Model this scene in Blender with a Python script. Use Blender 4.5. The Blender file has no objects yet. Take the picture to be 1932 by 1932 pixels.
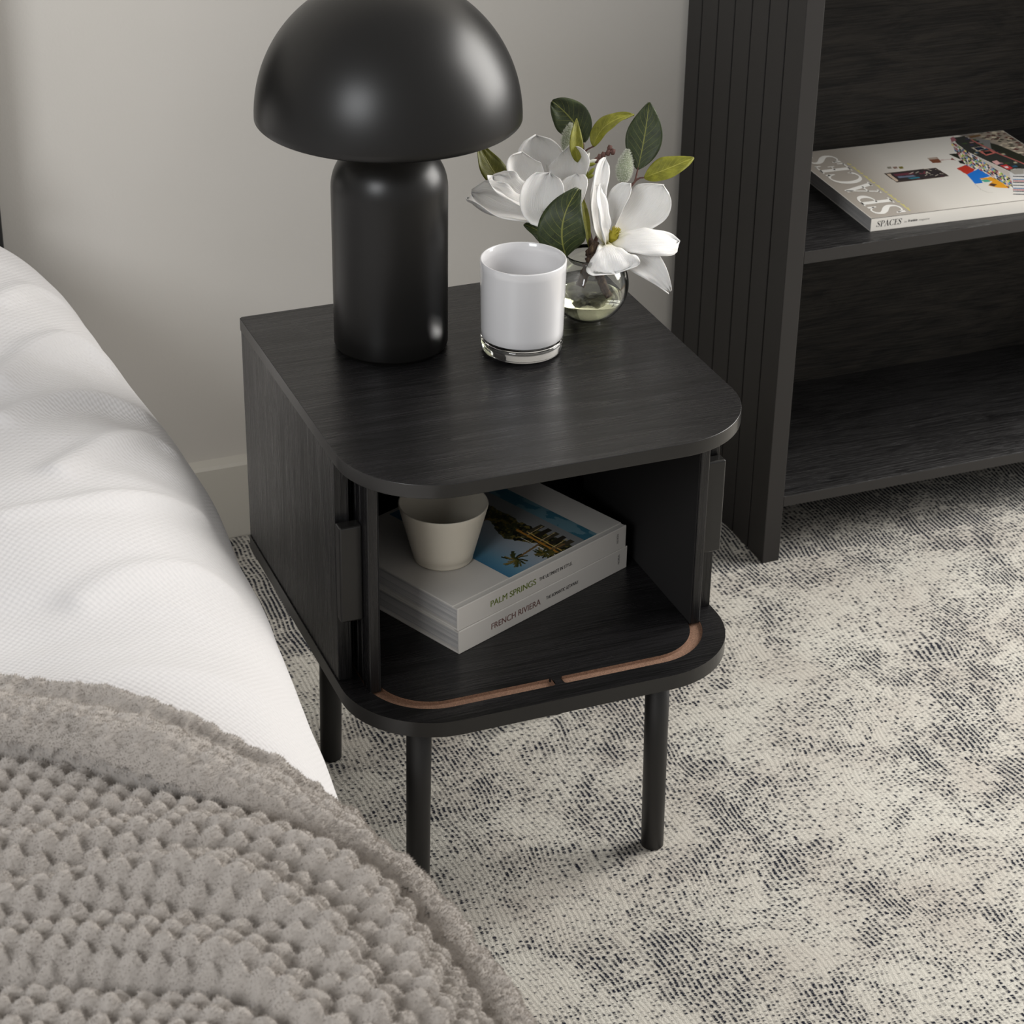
import bpy, bmesh, math, random
import numpy as np
from mathutils import Vector, Matrix

random.seed(7)
rng = np.random.default_rng(7)
scene = bpy.context.scene
COL = scene.collection

# ------------------------------------------------------------------ camera
FPX, IMG = 4334.8, 1932.0
CRX, CRY, CRZ = math.radians(60.7893), math.radians(-0.884), math.radians(-21.7858)
CAM = np.array([-0.6176, -2.3417, 1.6728])
cam_data = bpy.data.cameras.new('camera')
cam = bpy.data.objects.new('camera', cam_data)
COL.objects.link(cam)
cam.location = CAM
cam.rotation_euler = (CRX, CRY, CRZ)
cam_data.sensor_width = 36.0
cam_data.lens = FPX / IMG * 36.0
cam_data.clip_start = 0.05
cam_data.dof.use_dof = True
cam_data.dof.focus_distance = 2.50
cam_data.dof.aperture_fstop = 18.0
scene.camera = cam

# ------------------------------------------------------------------ world, lights, exposure
scene.view_settings.view_transform = 'Standard'
scene.view_settings.look = 'None'
scene.view_settings.exposure = 0.0
scene.view_settings.gamma = 1.0
scene.view_settings.use_curve_mapping = False
world = bpy.data.worlds.new('room_ambience')
scene.world = world
world.use_nodes = True
wbg = world.node_tree.nodes['Background']
wbg.inputs['Color'].default_value = (1.0, 0.98, 0.955, 1)
wbg.inputs['Strength'].default_value = 0.46


def area(name, loc, target, sx, sy, power, color):
    d = bpy.data.lights.new(name, 'AREA')
    d.shape = 'RECTANGLE'
    d.size, d.size_y = sx, sy
    d.energy = power
    d.color = color
    o = bpy.data.objects.new(name, d)
    COL.objects.link(o)
    o.location = loc
    o.rotation_euler = (Vector(target) - Vector(loc)).to_track_quat('-Z', 'Y').to_euler()
    return o


# daylight from windows beyond the frame: one to the right, one past the bed on the left (both mirrored in the lamp shade)
area('window_right_offscreen', (2.75, -0.25, 1.75), (0.3, -0.15, 0.55), 1.5, 1.9, 112.0, (1.0, 0.975, 0.935))
area('window_left_offscreen', (-2.56, -2.64, 2.45), (0.2, -0.2, 0.55), 1.4, 1.4, 65.0, (0.96, 0.98, 1.0))


# ------------------------------------------------------------------ camera maths (pixel -> ray)
def rot3(rx, ry, rz):
    cx, sx, cy, sy, cz, sz = math.cos(rx), math.sin(rx), math.cos(ry), math.sin(ry), math.cos(rz), math.sin(rz)
    Rx = np.array([[1, 0, 0], [0, cx, -sx], [0, sx, cx]])
    Ry = np.array([[cy, 0, sy], [0, 1, 0], [-sy, 0, cy]])
    Rz = np.array([[cz, -sz, 0], [sz, cz, 0], [0, 0, 1]])
    return Rz @ Ry @ Rx


CR = rot3(CRX, CRY, CRZ)
CRIGHT, CUP, CBACK = CR[:, 0], CR[:, 1], CR[:, 2]


def ray(px, py):
    return CR @ np.array([(px - 966) / FPX, -(py - 966) / FPX, -1.0])


def on_plane(px, py, axis, val):
    d = ray(px, py)
    return CAM + d * (val - CAM[axis]) / d[axis]


# ------------------------------------------------------------------ small helpers
def srgb(r, g, b):
    f = lambda c: (c / 255) / 12.92 if c / 255 <= 0.04045 else ((c / 255 + 0.055) / 1.055) ** 2.4
    return (f(r), f(g), f(b), 1.0)


def hash2(ix, iy, seed):
    h = (ix.astype(np.int64) * 374761393 + iy.astype(np.int64) * 668265263 + seed * 982451653) & 0x7fffffff
    h = (h ^ (h >> 13)) * 1274126177 & 0x7fffffff
    return ((h ^ (h >> 16)) & 0xffff) / 65535.0


def vnoise(x, y, seed=0):
    x = np.asarray(x, float); y = np.asarray(y, float)
    ix, iy = np.floor(x), np.floor(y)
    fx, fy = x - ix, y - iy
    fx = fx * fx * (3 - 2 * fx); fy = fy * fy * (3 - 2 * fy)
    a = hash2(ix, iy, seed); b = hash2(ix + 1, iy, seed)
    c = hash2(ix, iy + 1, seed); d = hash2(ix + 1, iy + 1, seed)
    return (a * (1 - fx) + b * fx) * (1 - fy) + (c * (1 - fx) + d * fx) * fy - 0.5


def fnoise(x, y, seed=0, octv=3):
    r, a = 0, 1.0
    for i in range(octv):
        r = r + a * vnoise(x * 2 ** i, y * 2 ** i, seed + i * 17)
        a *= 0.5
    return r


def thing(name, label, cat, loc=(0, 0, 0), group=None):
    o = bpy.data.objects.new(name, None)
    o.empty_display_size = 0.05
    COL.objects.link(o)
    o.location = loc
    o['label'] = label
    o['category'] = cat
    if group:
        o['group'] = group
    return o


def origin_of(o):
    v = np.zeros(3)
    while o is not None:
        v += np.array(o.location)
        o = o.parent
    return v


def tag(o, label=None, cat=None, kind=None, group=None):
    if label: o['label'] = label
    if cat: o['category'] = cat
    if kind: o['kind'] = kind
    if group: o['group'] = group
    return o


def link_mesh(name, me, mat, parent=None, smooth=False, world=True):
    """me is in world coordinates; it becomes one object, child of parent."""
    if parent is not None and world:
        me.transform(Matrix.Translation(-Vector(origin_of(parent))))
    o = bpy.data.objects.new(name, me)
    COL.objects.link(o)
    if parent is not None:
        o.parent = parent
    if mat is not None:
        me.materials.clear()
        me.materials.append(mat)
    if smooth:
        me.polygons.foreach_set('use_smooth', np.ones(len(me.polygons), bool))
    return o


def mesh_np(name, verts, faces):
    """fast mesh from numpy arrays; faces (n,3) or (n,4)"""
    me = bpy.data.meshes.new(name)
    verts = np.asarray(verts, np.float32); faces = np.asarray(faces, np.int32)
    n, k = faces.shape
    me.vertices.add(len(verts)); me.vertices.foreach_set('co', verts.ravel())
    me.loops.add(n * k); me.loops.foreach_set('vertex_index', faces.ravel())
    me.polygons.add(n)
    me.polygons.foreach_set('loop_start', np.arange(0, n * k, k, dtype=np.int32))
    me.polygons.foreach_set('loop_total', np.full(n, k, np.int32))
    me.update(calc_edges=True)
    me.validate()
    return me


def bm_mesh(name, bm):
    me = bpy.data.meshes.new(name)
    bmesh.ops.recalc_face_normals(bm, faces=bm.faces)
    bm.to_mesh(me); bm.free()
    return me


def box_mesh(name, lo, hi, bev=0.0, seg=2):
    bm = bmesh.new()
    bmesh.ops.create_cube(bm, size=1.0)
    lo, hi = np.array(lo, float), np.array(hi, float)
    for v in bm.verts:
        v.co = Vector(lo + (np.array(v.co) + 0.5) * (hi - lo))
    if bev > 0:
        bmesh.ops.bevel(bm, geom=list(bm.edges), offset=bev, segments=seg, profile=0.5, affect='EDGES')
    return bm_mesh(name, bm)


def box(name, lo, hi, mat, parent=None, bev=0.0, seg=2):
    return link_mesh(name, box_mesh(name, lo, hi, bev, seg), mat, parent)


def prism_mesh(name, pts, z0, z1, bev=0.0, seg=2):
    bm = bmesh.new()
    vs = [bm.verts.new((p[0], p[1], z0)) for p in pts]
    f = bm.faces.new(vs)
    r = bmesh.ops.extrude_face_region(bm, geom=[f])
    top = [g for g in r['geom'] if isinstance(g, bmesh.types.BMVert)]
    for v in top:
        v.co.z = z1
    if bev > 0:
        es = [e for e in bm.edges if abs(e.verts[0].co.z - e.verts[1].co.z) < 1e-7]
        bmesh.ops.bevel(bm, geom=es, offset=bev, segments=seg, profile=0.5, affect='EDGES')
    return bm_mesh(name, bm)


def lathe_mesh(name, prof, cx, cy, n=64, close=False):
    """prof: list of (r, z); vertices on the axis when r == 0"""
    bm = bmesh.new()
    rings = []
    for r, z in prof:
        if r < 1e-6:
            rings.append([bm.verts.new((cx, cy, z))])
        else:
            rings.append([bm.verts.new((cx + r * math.cos(2 * math.pi * i / n), cy + r * math.sin(2 * math.pi * i / n), z)) for i in range(n)])
    pairs = list(zip(rings[:-1], rings[1:]))
    if close:
        pairs.append((rings[-1], rings[0]))
    for a, b in pairs:
        if len(a) == 1 and len(b) == 1:
            continue
        for i in range(n):
            j = (i + 1) % n
            if len(a) == 1: bm.faces.new((a[0], b[j], b[i]))
            elif len(b) == 1: bm.faces.new((a[i], a[j], b[0]))
            else: bm.faces.new((a[i], a[j], b[j], b[i]))
    return bm_mesh(name, bm)


def tube_mesh(name, pts, radii, n=10, cap=True):
    pts = [Vector(p) for p in pts]
    bm = bmesh.new()
    rings = []
    up = Vector((0.13, 0.31, 0.94))
    for i, p in enumerate(pts):
        t = (pts[min(i + 1, len(pts) - 1)] - pts[max(i - 1, 0)]).normalized()
        a = t.cross(up).normalized()
        b = t.cross(a).normalized()
        r = radii[i] if hasattr(radii, '__len__') else radii
        rings.append([bm.verts.new(p + a * (r * math.cos(2 * math.pi * k / n)) + b * (r * math.sin(2 * math.pi * k / n))) for k in range(n)])
    for a, b in zip(rings[:-1], rings[1:]):
        for k in range(n):
            bm.faces.new((a[k], a[(k + 1) % n], b[(k + 1) % n], b[k]))
    if cap:
        bm.faces.new(rings[0]); bm.faces.new(rings[-1])
    return bm_mesh(name, bm)


def catmull(pts, per=8):
    P = [np.array(p, float) for p in pts]
    P = [2 * P[0] - P[1]] + P + [2 * P[-1] - P[-2]]
    out = []
    for i in range(1, len(P) - 2):
        for k in range(per):
            t = k / per
            out.append(0.5 * (2 * P[i] + (P[i + 1] - P[i - 1]) * t + (2 * P[i - 1] - 5 * P[i] + 4 * P[i + 1] - P[i + 2]) * t * t
                              + (3 * P[i] - P[i - 1] - 3 * P[i + 1] + P[i + 2]) * t ** 3))
    out.append(P[-2])
    return out


def rounded_rect(x0, x1, yb, yf, r, n=16, rb=0.003):
    """plan outline: small radius at the back corners, radius r at the front ones (front is -y)"""
    pts = [(x0 + rb * 0.3, yb - rb * 0.3 + rb * 0.0), (x0, yb - rb)]
    pts = [(x0 + rb, yb), (x0, yb - rb)]
    for i in range(n + 1):
        a = math.pi + (math.pi / 2) * i / n
        pts.append((x0 + r + r * math.cos(a), yf + r + r * math.sin(a)))
    for i in range(n + 1):
        a = 1.5 * math.pi + (math.pi / 2) * i / n
        pts.append((x1 - r + r * math.cos(a), yf + r + r * math.sin(a)))
    pts += [(x1, yb - rb), (x1 - rb, yb)]
    return pts


# ------------------------------------------------------------------ materials
class NT:
    def __init__(self, name):
        self.m = bpy.data.materials.new(name)
        self.m.use_nodes = True
        self.t = self.m.node_tree
        self.b = self.t.nodes['Principled BSDF']

    def n(self, typ, **kw):
        nd = self.t.nodes.new(typ)
        for k, v in kw.items():
            setattr(nd, k, v)
        return nd

    def l(self, a, b):
        self.t.links.new(a, b)

    def val(self, sock, v):
        if isinstance(v, bpy.types.NodeSocket): self.l(v, sock)
        else: sock.default_value = v

    def math(self, op, a, b=0.0, c=0.0, clamp=False):
        nd = self.n('ShaderNodeMath', operation=op, use_clamp=clamp)
        self.val(nd.inputs[0], a); self.val(nd.inputs[1], b); self.val(nd.inputs[2], c)
        return nd.outputs[0]

    def ramp(self, fac, stops, interp='LINEAR'):
        nd = self.n('ShaderNodeValToRGB')
        nd.color_ramp.interpolation = interp
        els = nd.color_ramp.elements
        while len(els) < len(stops): els.new(0.5)
        for e, (p, c) in zip(els, stops):
            e.position = p
            e.color = c if hasattr(c, '__len__') else (c, c, c, 1)
        self.l(fac, nd.inputs[0])
        return nd.outputs[0]

    def mix(self, fac, a, b, mode='MIX'):
        nd = self.n('ShaderNodeMix', data_type='RGBA', blend_type=mode)
        self.val(nd.inputs['Factor'], fac); self.val(nd.inputs['A'], a); self.val(nd.inputs['B'], b)
        return [o for o in nd.outputs if o.type == 'RGBA'][0]

    def noise(self, vec, scale, detail=3.0, rough=0.5, dist=0.0, out='Fac'):
        nd = self.n('ShaderNodeTexNoise')
        if vec is not None: self.l(vec, nd.inputs['Vector'])
        nd.inputs['Scale'].default_value = scale
        nd.inputs['Detail'].default_value = detail
        nd.inputs['Roughness'].default_value = rough
        nd.inputs['Distortion'].default_value = dist
        return nd.outputs[out]

    def coords(self, kind='Object', scale=(1, 1, 1), loc=(0, 0, 0)):
        tc = self.n('ShaderNodeTexCoord')
        mp = self.n('ShaderNodeMapping')
        mp.inputs['Scale'].default_value = scale
        mp.inputs['Location'].default_value = loc
        self.l(tc.outputs[kind], mp.inputs['Vector'])
        return mp.outputs['Vector']

    def bump(self, h, strength, dist=0.001, prev=None):
        nd = self.n('ShaderNodeBump')
        nd.inputs['Strength'].default_value = strength
        nd.inputs['Distance'].default_value = dist
        self.l(h, nd.inputs['Height'])
        if prev is not None: self.l(prev, nd.inputs['Normal'])
        return nd.outputs['Normal']

    def set(self, **kw):
        for k, v in kw.items():
            self.val(self.b.inputs[k.replace('_', ' ')], v)
        return self


def plain(name, col, rough=0.5, spec=0.5, bump_scale=None, bump_str=0.1, **kw):
    t = NT(name)
    t.set(Base_Color=col, Roughness=rough, Specular_IOR_Level=spec, **kw)
    if bump_scale:
        t.l(t.bump(t.noise(t.coords(), bump_scale, 4), bump_str), t.b.inputs['Normal'])
    return t.m


def wood(name, axis, dark, light, rough=0.29, grain=1.0, spec=0.44, coarse=1.0):
    """stained black oak; axis = direction of the grain"""
    t = NT(name)
    st = [46.0, 46.0, 46.0]
    st[axis] = 3.2
    v = t.coords('Object', tuple(st))
    wob = t.noise(t.coords('Object', tuple(7 if i != axis else 2.0 for i in range(3))), 1.0, 2, 0.5, out='Color')
    vm = t.n('ShaderNodeVectorMath', operation='MULTIPLY_ADD')
    t.l(wob, vm.inputs[0]); vm.inputs[1].default_value = (5.0 * coarse,) * 3; t.l(v, vm.inputs[2])
    g1 = t.noise(vm.outputs[0], 1.0, 5, 0.62)
    st2 = [420.0, 420.0, 420.0]; st2[axis] = 14.0
    g2 = t.noise(t.coords('Object', tuple(st2)), 1.0, 3, 0.6)
    pores = t.ramp(g2, [(0.40, 0.0), (0.60, 1.0)])
    gr = t.ramp(g1, [(0.36, 0.0), (0.62, 1.0)])
    h = t.math('ADD', t.math('MULTIPLY', gr, 0.65), t.math('MULTIPLY', pores, 0.5))
    col = t.mix(t.math('MULTIPLY', h, 0.8), dark, light)
    t.set(Base_Color=col, Specular_IOR_Level=spec)
    t.l(t.math('MULTIPLY_ADD', h, -0.10, rough + 0.06), t.b.inputs['Roughness'])
    t.l(t.bump(h, 0.28 * grain, 0.0012), t.b.inputs['Normal'])
    return t.m


WD, WL = srgb(7, 7, 7), srgb(34, 33, 34)
M = {}
M['wood_x'] = wood('black_oak_grain_along_width', 0, WD, WL)
M['wood_y'] = wood('black_oak_grain_along_depth', 1, WD, WL)
M['wood_z'] = wood('black_oak_upright_grain', 2, WD, WL)
M['edge'] = plain('black_edge_band', srgb(28, 27, 26), 0.27, 0.5, 300, 0.02)
M['unit_z'] = plain('black_lacquered_slats', srgb(42, 40, 39), 0.50, 0.40, 260, 0.06)
M['unit_x'] = wood('black_oak_shelf', 0, srgb(7, 6, 7), srgb(46, 45, 45), 0.38, 2.6, 0.40, 1.8)
M['unit_back'] = wood('black_oak_back', 0, srgb(13, 12, 11), srgb(48, 44, 39), 0.55, 1.2, 0.28, 2.6)
M['leg'] = plain('black_painted_leg', srgb(22, 21, 21), 0.45, 0.5, 400, 0.03)
t = NT('raw_brown_fibreboard')
n_ = t.noise(t.coords(), 900, 3, 0.6)
t.set(Base_Color=t.ramp(n_, [(0.3, srgb(92, 66, 50)), (0.7, srgb(146, 112, 90))]), Roughness=0.85)
M['brown'] = t.m
M['felt'] = plain('black_tambour_backing', srgb(30, 29, 29), 0.8, 0.2)

# wall: warm white matt paint with a faint roller texture
t = NT('wall_paint')
nz = t.noise(t.coords(), 260, 4, 0.6)
t.set(Base_Color=t.mix(t.ramp(t.noise(t.coords(), 3, 3), [(0.3, 0.0), (0.7, 1.0)]), srgb(212, 208, 201), srgb(216, 212, 206)), Roughness=0.75, Specular_IOR_Level=0.25)
t.l(t.bump(nz, 0.16, 0.0008), t.b.inputs['Normal'])
M['wall'] = t.m
M['baseboard'] = plain('painted_skirting', srgb(212, 208, 198), 0.5, 0.4, 120, 0.03)
M['floor'] = plain('floor_boards', srgb(120, 100, 80), 0.6)

# lamp: satin black powder coat
t = NT('satin_black_powder_coat')
t.set(Base_Color=srgb(14, 13, 12), Roughness=0.36, Specular_IOR_Level=0.42)
t.l(t.bump(t.noise(t.coords(), 900, 2), 0.05, 0.0004), t.b.inputs['Normal'])
M['lamp'] = t.m
M['cable'] = plain('black_cable', srgb(14, 14, 14), 0.5)

# glass
def glass(name, col, rough=0.0, ior=1.48):
    t = NT(name)
    t.set(Base_Color=col, Roughness=rough, IOR=ior, Transmission_Weight=1.0)
    return t.m


M['glass'] = glass('clear_glass', (1, 1, 1, 1))
M['vase_glass'] = glass('vase_glass', (0.97, 0.985, 0.96, 1))
M['resin'] = glass('pale_yellow_resin', (0.93, 0.93, 0.70, 1), 0.0, 1.36)
M['white_liner'] = plain('white_glass', srgb(218, 217, 218), 0.22, 0.5, Coat_Weight=0.8, Coat_Roughness=0.03)
M['ceramic'] = plain('cream_ceramic', srgb(206, 199, 184), 0.45, 0.5, 500, 0.03)

# book stuff
M['cover'] = plain('pale_grey_book_cloth', srgb(196, 192, 186), 0.5, 0.4, 700, 0.03)
M['mag_white'] = plain('glossy_white_cover', srgb(226, 222, 214), 0.28, 0.5)
t = NT('page_edges')
v = t.coords('Object', (6, 6, 2600))
pn = t.noise(v, 1.0, 3, 0.7)
t.set(Base_Color=t.ramp(pn, [(0.3, srgb(120, 120, 122)), (0.55, srgb(186, 184, 182)), (0.7, srgb(206, 203, 198))]), Roughness=0.8)
t.l(t.bump(pn, 0.5, 0.001), t.b.inputs['Normal'])
M['pages'] = t.m
t = NT('cover_print')
at = t.n('ShaderNodeAttribute', attribute_name='print')
t.set(Base_Color=at.outputs['Color'], Roughness=0.32, Specular_IOR_Level=0.45)
M['print'] = t.m
for k, c in dict(ink_green=(142, 156, 88), ink_mauve=(152, 122, 116), ink_black=(42, 40, 42), ink_white=(238, 236, 230), ink_yellow=(216, 206, 122), ink_grey=(140, 136, 130)).items():
    M[k] = plain('print_' + k, srgb(*c), 0.5, 0.3)

# bedding
t = NT('white_waffle_cotton')
uv = t.n('ShaderNodeTexCoord').outputs['UV']
sp = t.n('ShaderNodeSeparateXYZ'); t.l(uv, sp.inputs[0])
fq = 2 * math.pi / 0.0072
wa = t.math('SINE', t.math('MULTIPLY', sp.outputs[0], fq))
wb = t.math('SINE', t.math('MULTIPLY', sp.outputs[1], fq * 0.9))
waf = t.math('MULTIPLY_ADD', t.math('MULTIPLY', wa, wb), 0.5, t.math('MULTIPLY', wb, 0.22))
fine = t.noise(t.coords(), 1400, 2)
hh = t.math('MULTIPLY_ADD', fine, 0.6, waf)
t.set(Base_Color=srgb(212, 210, 210), Roughness=0.9, Specular_IOR_Level=0.15, Sheen_Weight=0.15)
t.l(t.bump(hh, 0.55, 0.0011), t.b.inputs['Normal'])
M['duvet'] = t.m
M['pillow'] = plain('white_cotton', srgb(230, 227, 224), 0.9, 0.15, 600, 0.08)
M['mattress'] = plain('mattress_cloth', srgb(220, 217, 212), 0.9, 0.2)
M['headboard'] = plain('black_headboard', srgb(20, 20, 20), 0.6, 0.4)
t = NT('grey_plush')
pn = t.noise(t.coords(), 420, 4, 0.7)
pn2 = t.noise(t.coords(), 40, 3, 0.6)
c1 = t.mix(t.ramp(pn, [(0.3, 0.0), (0.7, 1.0)]), srgb(168, 161, 154), srgb(180, 173, 166))
t.set(Base_Color=c1, Roughness=0.95, Specular_IOR_Level=0.1, Sheen_Weight=0.35, Sheen_Roughness=0.5)
t.l(t.bump(pn, 0.7, 0.0025), t.b.inputs['Normal'])
M['plush'] = t.m
M['fibre'] = plain('grey_plush_fibre', srgb(178, 171, 164), 0.9, 0.1, Sheen_Weight=0.2)

# flowers
t = NT('white_petal')
uvn = t.n('ShaderNodeTexCoord').outputs['UV']
sp = t.n('ShaderNodeSeparateXYZ'); t.l(uvn, sp.inputs[0])
vm = t.n('ShaderNodeMapping'); vm.inputs['Scale'].default_value = (2.2, 26, 1); t.l(uvn, vm.inputs['Vector'])
str_ = t.noise(vm.outputs[0], 1.0, 3, 0.6)
base = t.ramp(sp.outputs[0], [(0.0, srgb(196, 190, 120)), (0.10, srgb(226, 222, 204)), (0.25, srgb(232, 230, 227)), (1.0, srgb(234, 233, 231))])
t.set(Base_Color=base, Roughness=0.6, Specular_IOR_Level=0.25, Subsurface_Weight=0.15)
t.b.inputs['Subsurface Radius'].default_value = (0.004, 0.003, 0.002)
t.l(t.bump(str_, 0.6, 0.0014), t.b.inputs['Normal'])
M['petal'] = t.m


def leaf_mat(name, dark, light, vein, rough):
    t = NT(name)
    uvn = t.n('ShaderNodeTexCoord').outputs['UV']
    sp = t.n('ShaderNodeSeparateXYZ'); t.l(uvn, sp.inputs[0])
    u, v = sp.outputs[0], sp.outputs[1]            # u along the leaf, v -1..1 across
    av = t.math('ABSOLUTE', v)
    mid = t.ramp(av, [(0.015, 1.0), (0.05, 0.0)])
    # side veins run up and outwards from the midrib
    ph = t.math('SUBTRACT', t.math('MULTIPLY', u, 9.0), t.math('MULTIPLY', av, 2.6))
    fr = t.math('ABSOLUTE', t.math('SUBTRACT', t.math('FRACT', ph), 0.5))
    side = t.math('MULTIPLY', t.ramp(fr, [(0.02, 1.0), (0.07, 0.0)]), t.math('SUBTRACT', 1.0, t.math('MULTIPLY', av, 0.9), clamp=True))
    vor = t.n('ShaderNodeTexVoronoi', feature='DISTANCE_TO_EDGE'); vor.inputs['Scale'].default_value = 24
    t.l(uvn, vor.inputs['Vector'])
    net = t.ramp(vor.outputs['Distance'], [(0.0, 1.0), (0.08, 0.0)])
    nz = t.noise(t.coords(), 90, 4, 0.6)
    bc = t.mix(t.ramp(nz, [(0.35, 0.0), (0.68, 1.0)]), dark, light)
    vv = t.math('MAXIMUM', t.math('MULTIPLY', mid, 0.85), t.math('MULTIPLY', side, 0.55))
    vv = t.math('MAXIMUM', vv, t.math('MULTIPLY', net, 0.14))
    t.set(Base_Color=t.mix(vv, bc, vein), Specular_IOR_Level=0.32, Roughness=rough)
    t.l(t.bump(t.math('ADD', vv, t.math('MULTIPLY', nz, 0.5)), 0.35, 0.0008), t.b.inputs['Normal'])
    return t.m


M['leaf_dark'] = leaf_mat('dark_magnolia_leaf', srgb(34, 45, 26), srgb(54, 66, 38), srgb(136, 138, 70), 0.45)
M['leaf_light'] = leaf_mat('yellow_green_leaf', srgb(104, 104, 26), srgb(138, 138, 44), srgb(176, 172, 84), 0.42)
M['leaf_olive'] = leaf_mat('olive_leaf', srgb(72, 74, 16), srgb(100, 100, 24), srgb(136, 132, 60), 0.42)
t = NT('brown_bark')
bn = t.noise(t.coords('Object', (260, 260, 90)), 1.0, 4, 0.7)
t.set(Base_Color=t.ramp(bn, [(0.3, srgb(52, 38, 32)), (0.55, srgb(92, 72, 58)), (0.75, srgb(150, 126, 96))]), Roughness=0.75)
t.l(t.bump(bn, 0.6, 0.0015), t.b.inputs['Normal'])
M['bark'] = t.m
M['twig'] = plain('red_brown_twig', srgb(96, 68, 62), 0.7, 0.3, 300, 0.2)
M['bud'] = plain('pale_green_bud', srgb(150, 158, 134), 0.85, 0.2, 500, 0.4)
M['fuzz'] = plain('pale_fuzz', srgb(222, 224, 212), 0.9, 0.1)
M['stamen'] = plain('yellow_green_stamen', srgb(150, 140, 40), 0.7, 0.3, 500, 0.3)
M['floret'] = plain('white_floret', srgb(230, 230, 222), 0.6, 0.3)
M['floret_stalk'] = plain('floret_stalk', srgb(138, 142, 58), 0.6, 0.3)

# rug: cream wool with rows of navy dashes running front to back, distressed medallions
t = NT('distressed_rug')
tc = t.n('ShaderNodeTexCoord').outputs['Object']
sp = t.n('ShaderNodeSeparateXYZ'); t.l(tc, sp.inputs[0])
X, Y = sp.outputs[0], sp.outputs[1]
warp = t.noise(tc, 5.0, 2, 0.5, out='Color')
ws = t.n('ShaderNodeSeparateXYZ'); t.l(warp, ws.inputs[0])
pitch = 0.0062
u = t.math('DIVIDE', t.math('ADD', X, t.math('MULTIPLY', t.math('SUBTRACT', ws.outputs[0], 0.5), 0.05)), pitch)
row = t.math('FLOOR', u)
jit = t.math('MULTIPLY', t.math('SUBTRACT', t.noise(tc, 330, 2, 0.6), 0.5), 0.9)
fr = t.math('ABSOLUTE', t.math('SUBTRACT', t.math('FRACT', t.math('ADD', u, t.math('MULTIPLY', jit, 1.0))), 0.5))
cmb = t.n('ShaderNodeCombineXYZ')
t.l(t.math('MULTIPLY', row, 3.717), cmb.inputs[0]); t.l(t.math('MULTIPLY', Y, 185.0), cmb.inputs[1])
dash = t.noise(cmb.outputs[0], 1.0, 3, 0.65)
den1 = t.noise(tc, 3.2, 3, 0.55)
den2 = t.noise(tc, 11.0, 3, 0.6, 0.8)
vd = t.n('ShaderNodeTexVoronoi', feature='DISTANCE_TO_EDGE'); vd.inputs['Scale'].default_value = 5.5
vw = t.n('ShaderNodeVectorMath', operation='MULTIPLY_ADD'); t.l(warp, vw.inputs[0]); vw.inputs[1].default_value = (0.25,) * 3; t.l(tc, vw.inputs[2])
t.l(vw.outputs[0], vd.inputs['Vector'])
motif = t.ramp(vd.outputs['Distance'], [(0.0, 1.0), (0.09, 0.0)])
border = t.math('MULTIPLY', t.ramp(Y, [(0.155, 0.0), (0.165, 1.0)]), 0.10)
den = t.math('ADD', t.math('ADD', t.math('MULTIPLY', den1, 0.26), t.math('MULTIPLY', den2, 0.50)), t.math('MULTIPLY_ADD', motif, 0.05, border))
thr = t.math('SUBTRACT', t.math('ADD', dash, den), 0.850)
mask = t.math('MULTIPLY', thr, 6.5, clamp=True)
prof = t.ramp(fr, [(0.10, 1.0), (0.40, 0.10), (0.5, 0.0)])
fuzz = t.noise(tc, 520, 3, 0.7)
fz = t.ramp(fuzz, [(0.25, 0.0), (0.75, 1.0)])
dk = t.math('MULTIPLY', t.math('MULTIPLY', mask, prof), t.math('MULTIPLY_ADD', fz, 1.2, 0.60), clamp=True)
soft = t.math('MULTIPLY', t.math('SUBTRACT', den, 0.43), 2.0, clamp=True)
cream = t.mix(t.ramp(t.noise(tc, 6.0, 3, 0.6), [(0.35, 0.0), (0.68, 1.0)]), srgb(203, 200, 191), srgb(188, 182, 173))
cream = t.mix(t.math('MULTIPLY', t.ramp(fuzz, [(0.3, 1.0), (0.62, 0.0)]), 0.32), cream, srgb(150, 143, 132))
cream = t.mix(t.math('MULTIPLY', soft, 0.55), cream, srgb(104, 104, 106))
t.set(Base_Color=t.mix(dk, cream, srgb(30, 33, 44)), Roughness=0.95, Specular_IOR_Level=0.1)
hgt = t.math('ADD', t.math('MULTIPLY', fuzz, 0.8), t.math('MULTIPLY', t.ramp(fr, [(0.0, 1.0), (0.5, 0.0)]), 0.5))
t.l(t.bump(hgt, 0.55, 0.002), t.b.inputs['Normal'])
M['rug'] = t.m

# ------------------------------------------------------------------ setting
YW, YBB, HBB = 0.5176, 0.4992, 0.1185
o = box('floor', (-2.4, -3.2, -0.06), (2.9, YW + 0.1, -0.010), M['floor']); tag(o, kind='structure')
o = box('wall_back', (-2.4, YW, -0.06), (2.9, YW + 0.1, 2.7), M['wall']); tag(o, kind='structure')
prof = [(YW, -0.01), (YBB, -0.01), (YBB, HBB - 0.004), (YBB + 0.003, HBB), (YW, HBB + 0.004)]
bm = bmesh.new()
ra = [bm.verts.new((-2.4, y, z)) for y, z in prof]; rb = [bm.verts.new((2.9, y, z)) for y, z in prof]
for i in range(len(prof)):
    j = (i + 1) % len(prof)
    bm.faces.new((ra[i], ra[j], rb[j], rb[i]))
bm.faces.new(ra); bm.faces.new(rb)
o = link_mesh('baseboard_back', bm_mesh('baseboard_back', bm), M['baseboard']); tag(o, kind='structure')

o = box('area_rug', (-2.0, -2.9, -0.010), (2.4, YBB - 0.001, 0.0), M['rug'], None, 0.003)
tag(o, 'cream wool area rug with distressed navy dash pattern under the furniture', 'rug')

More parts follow.
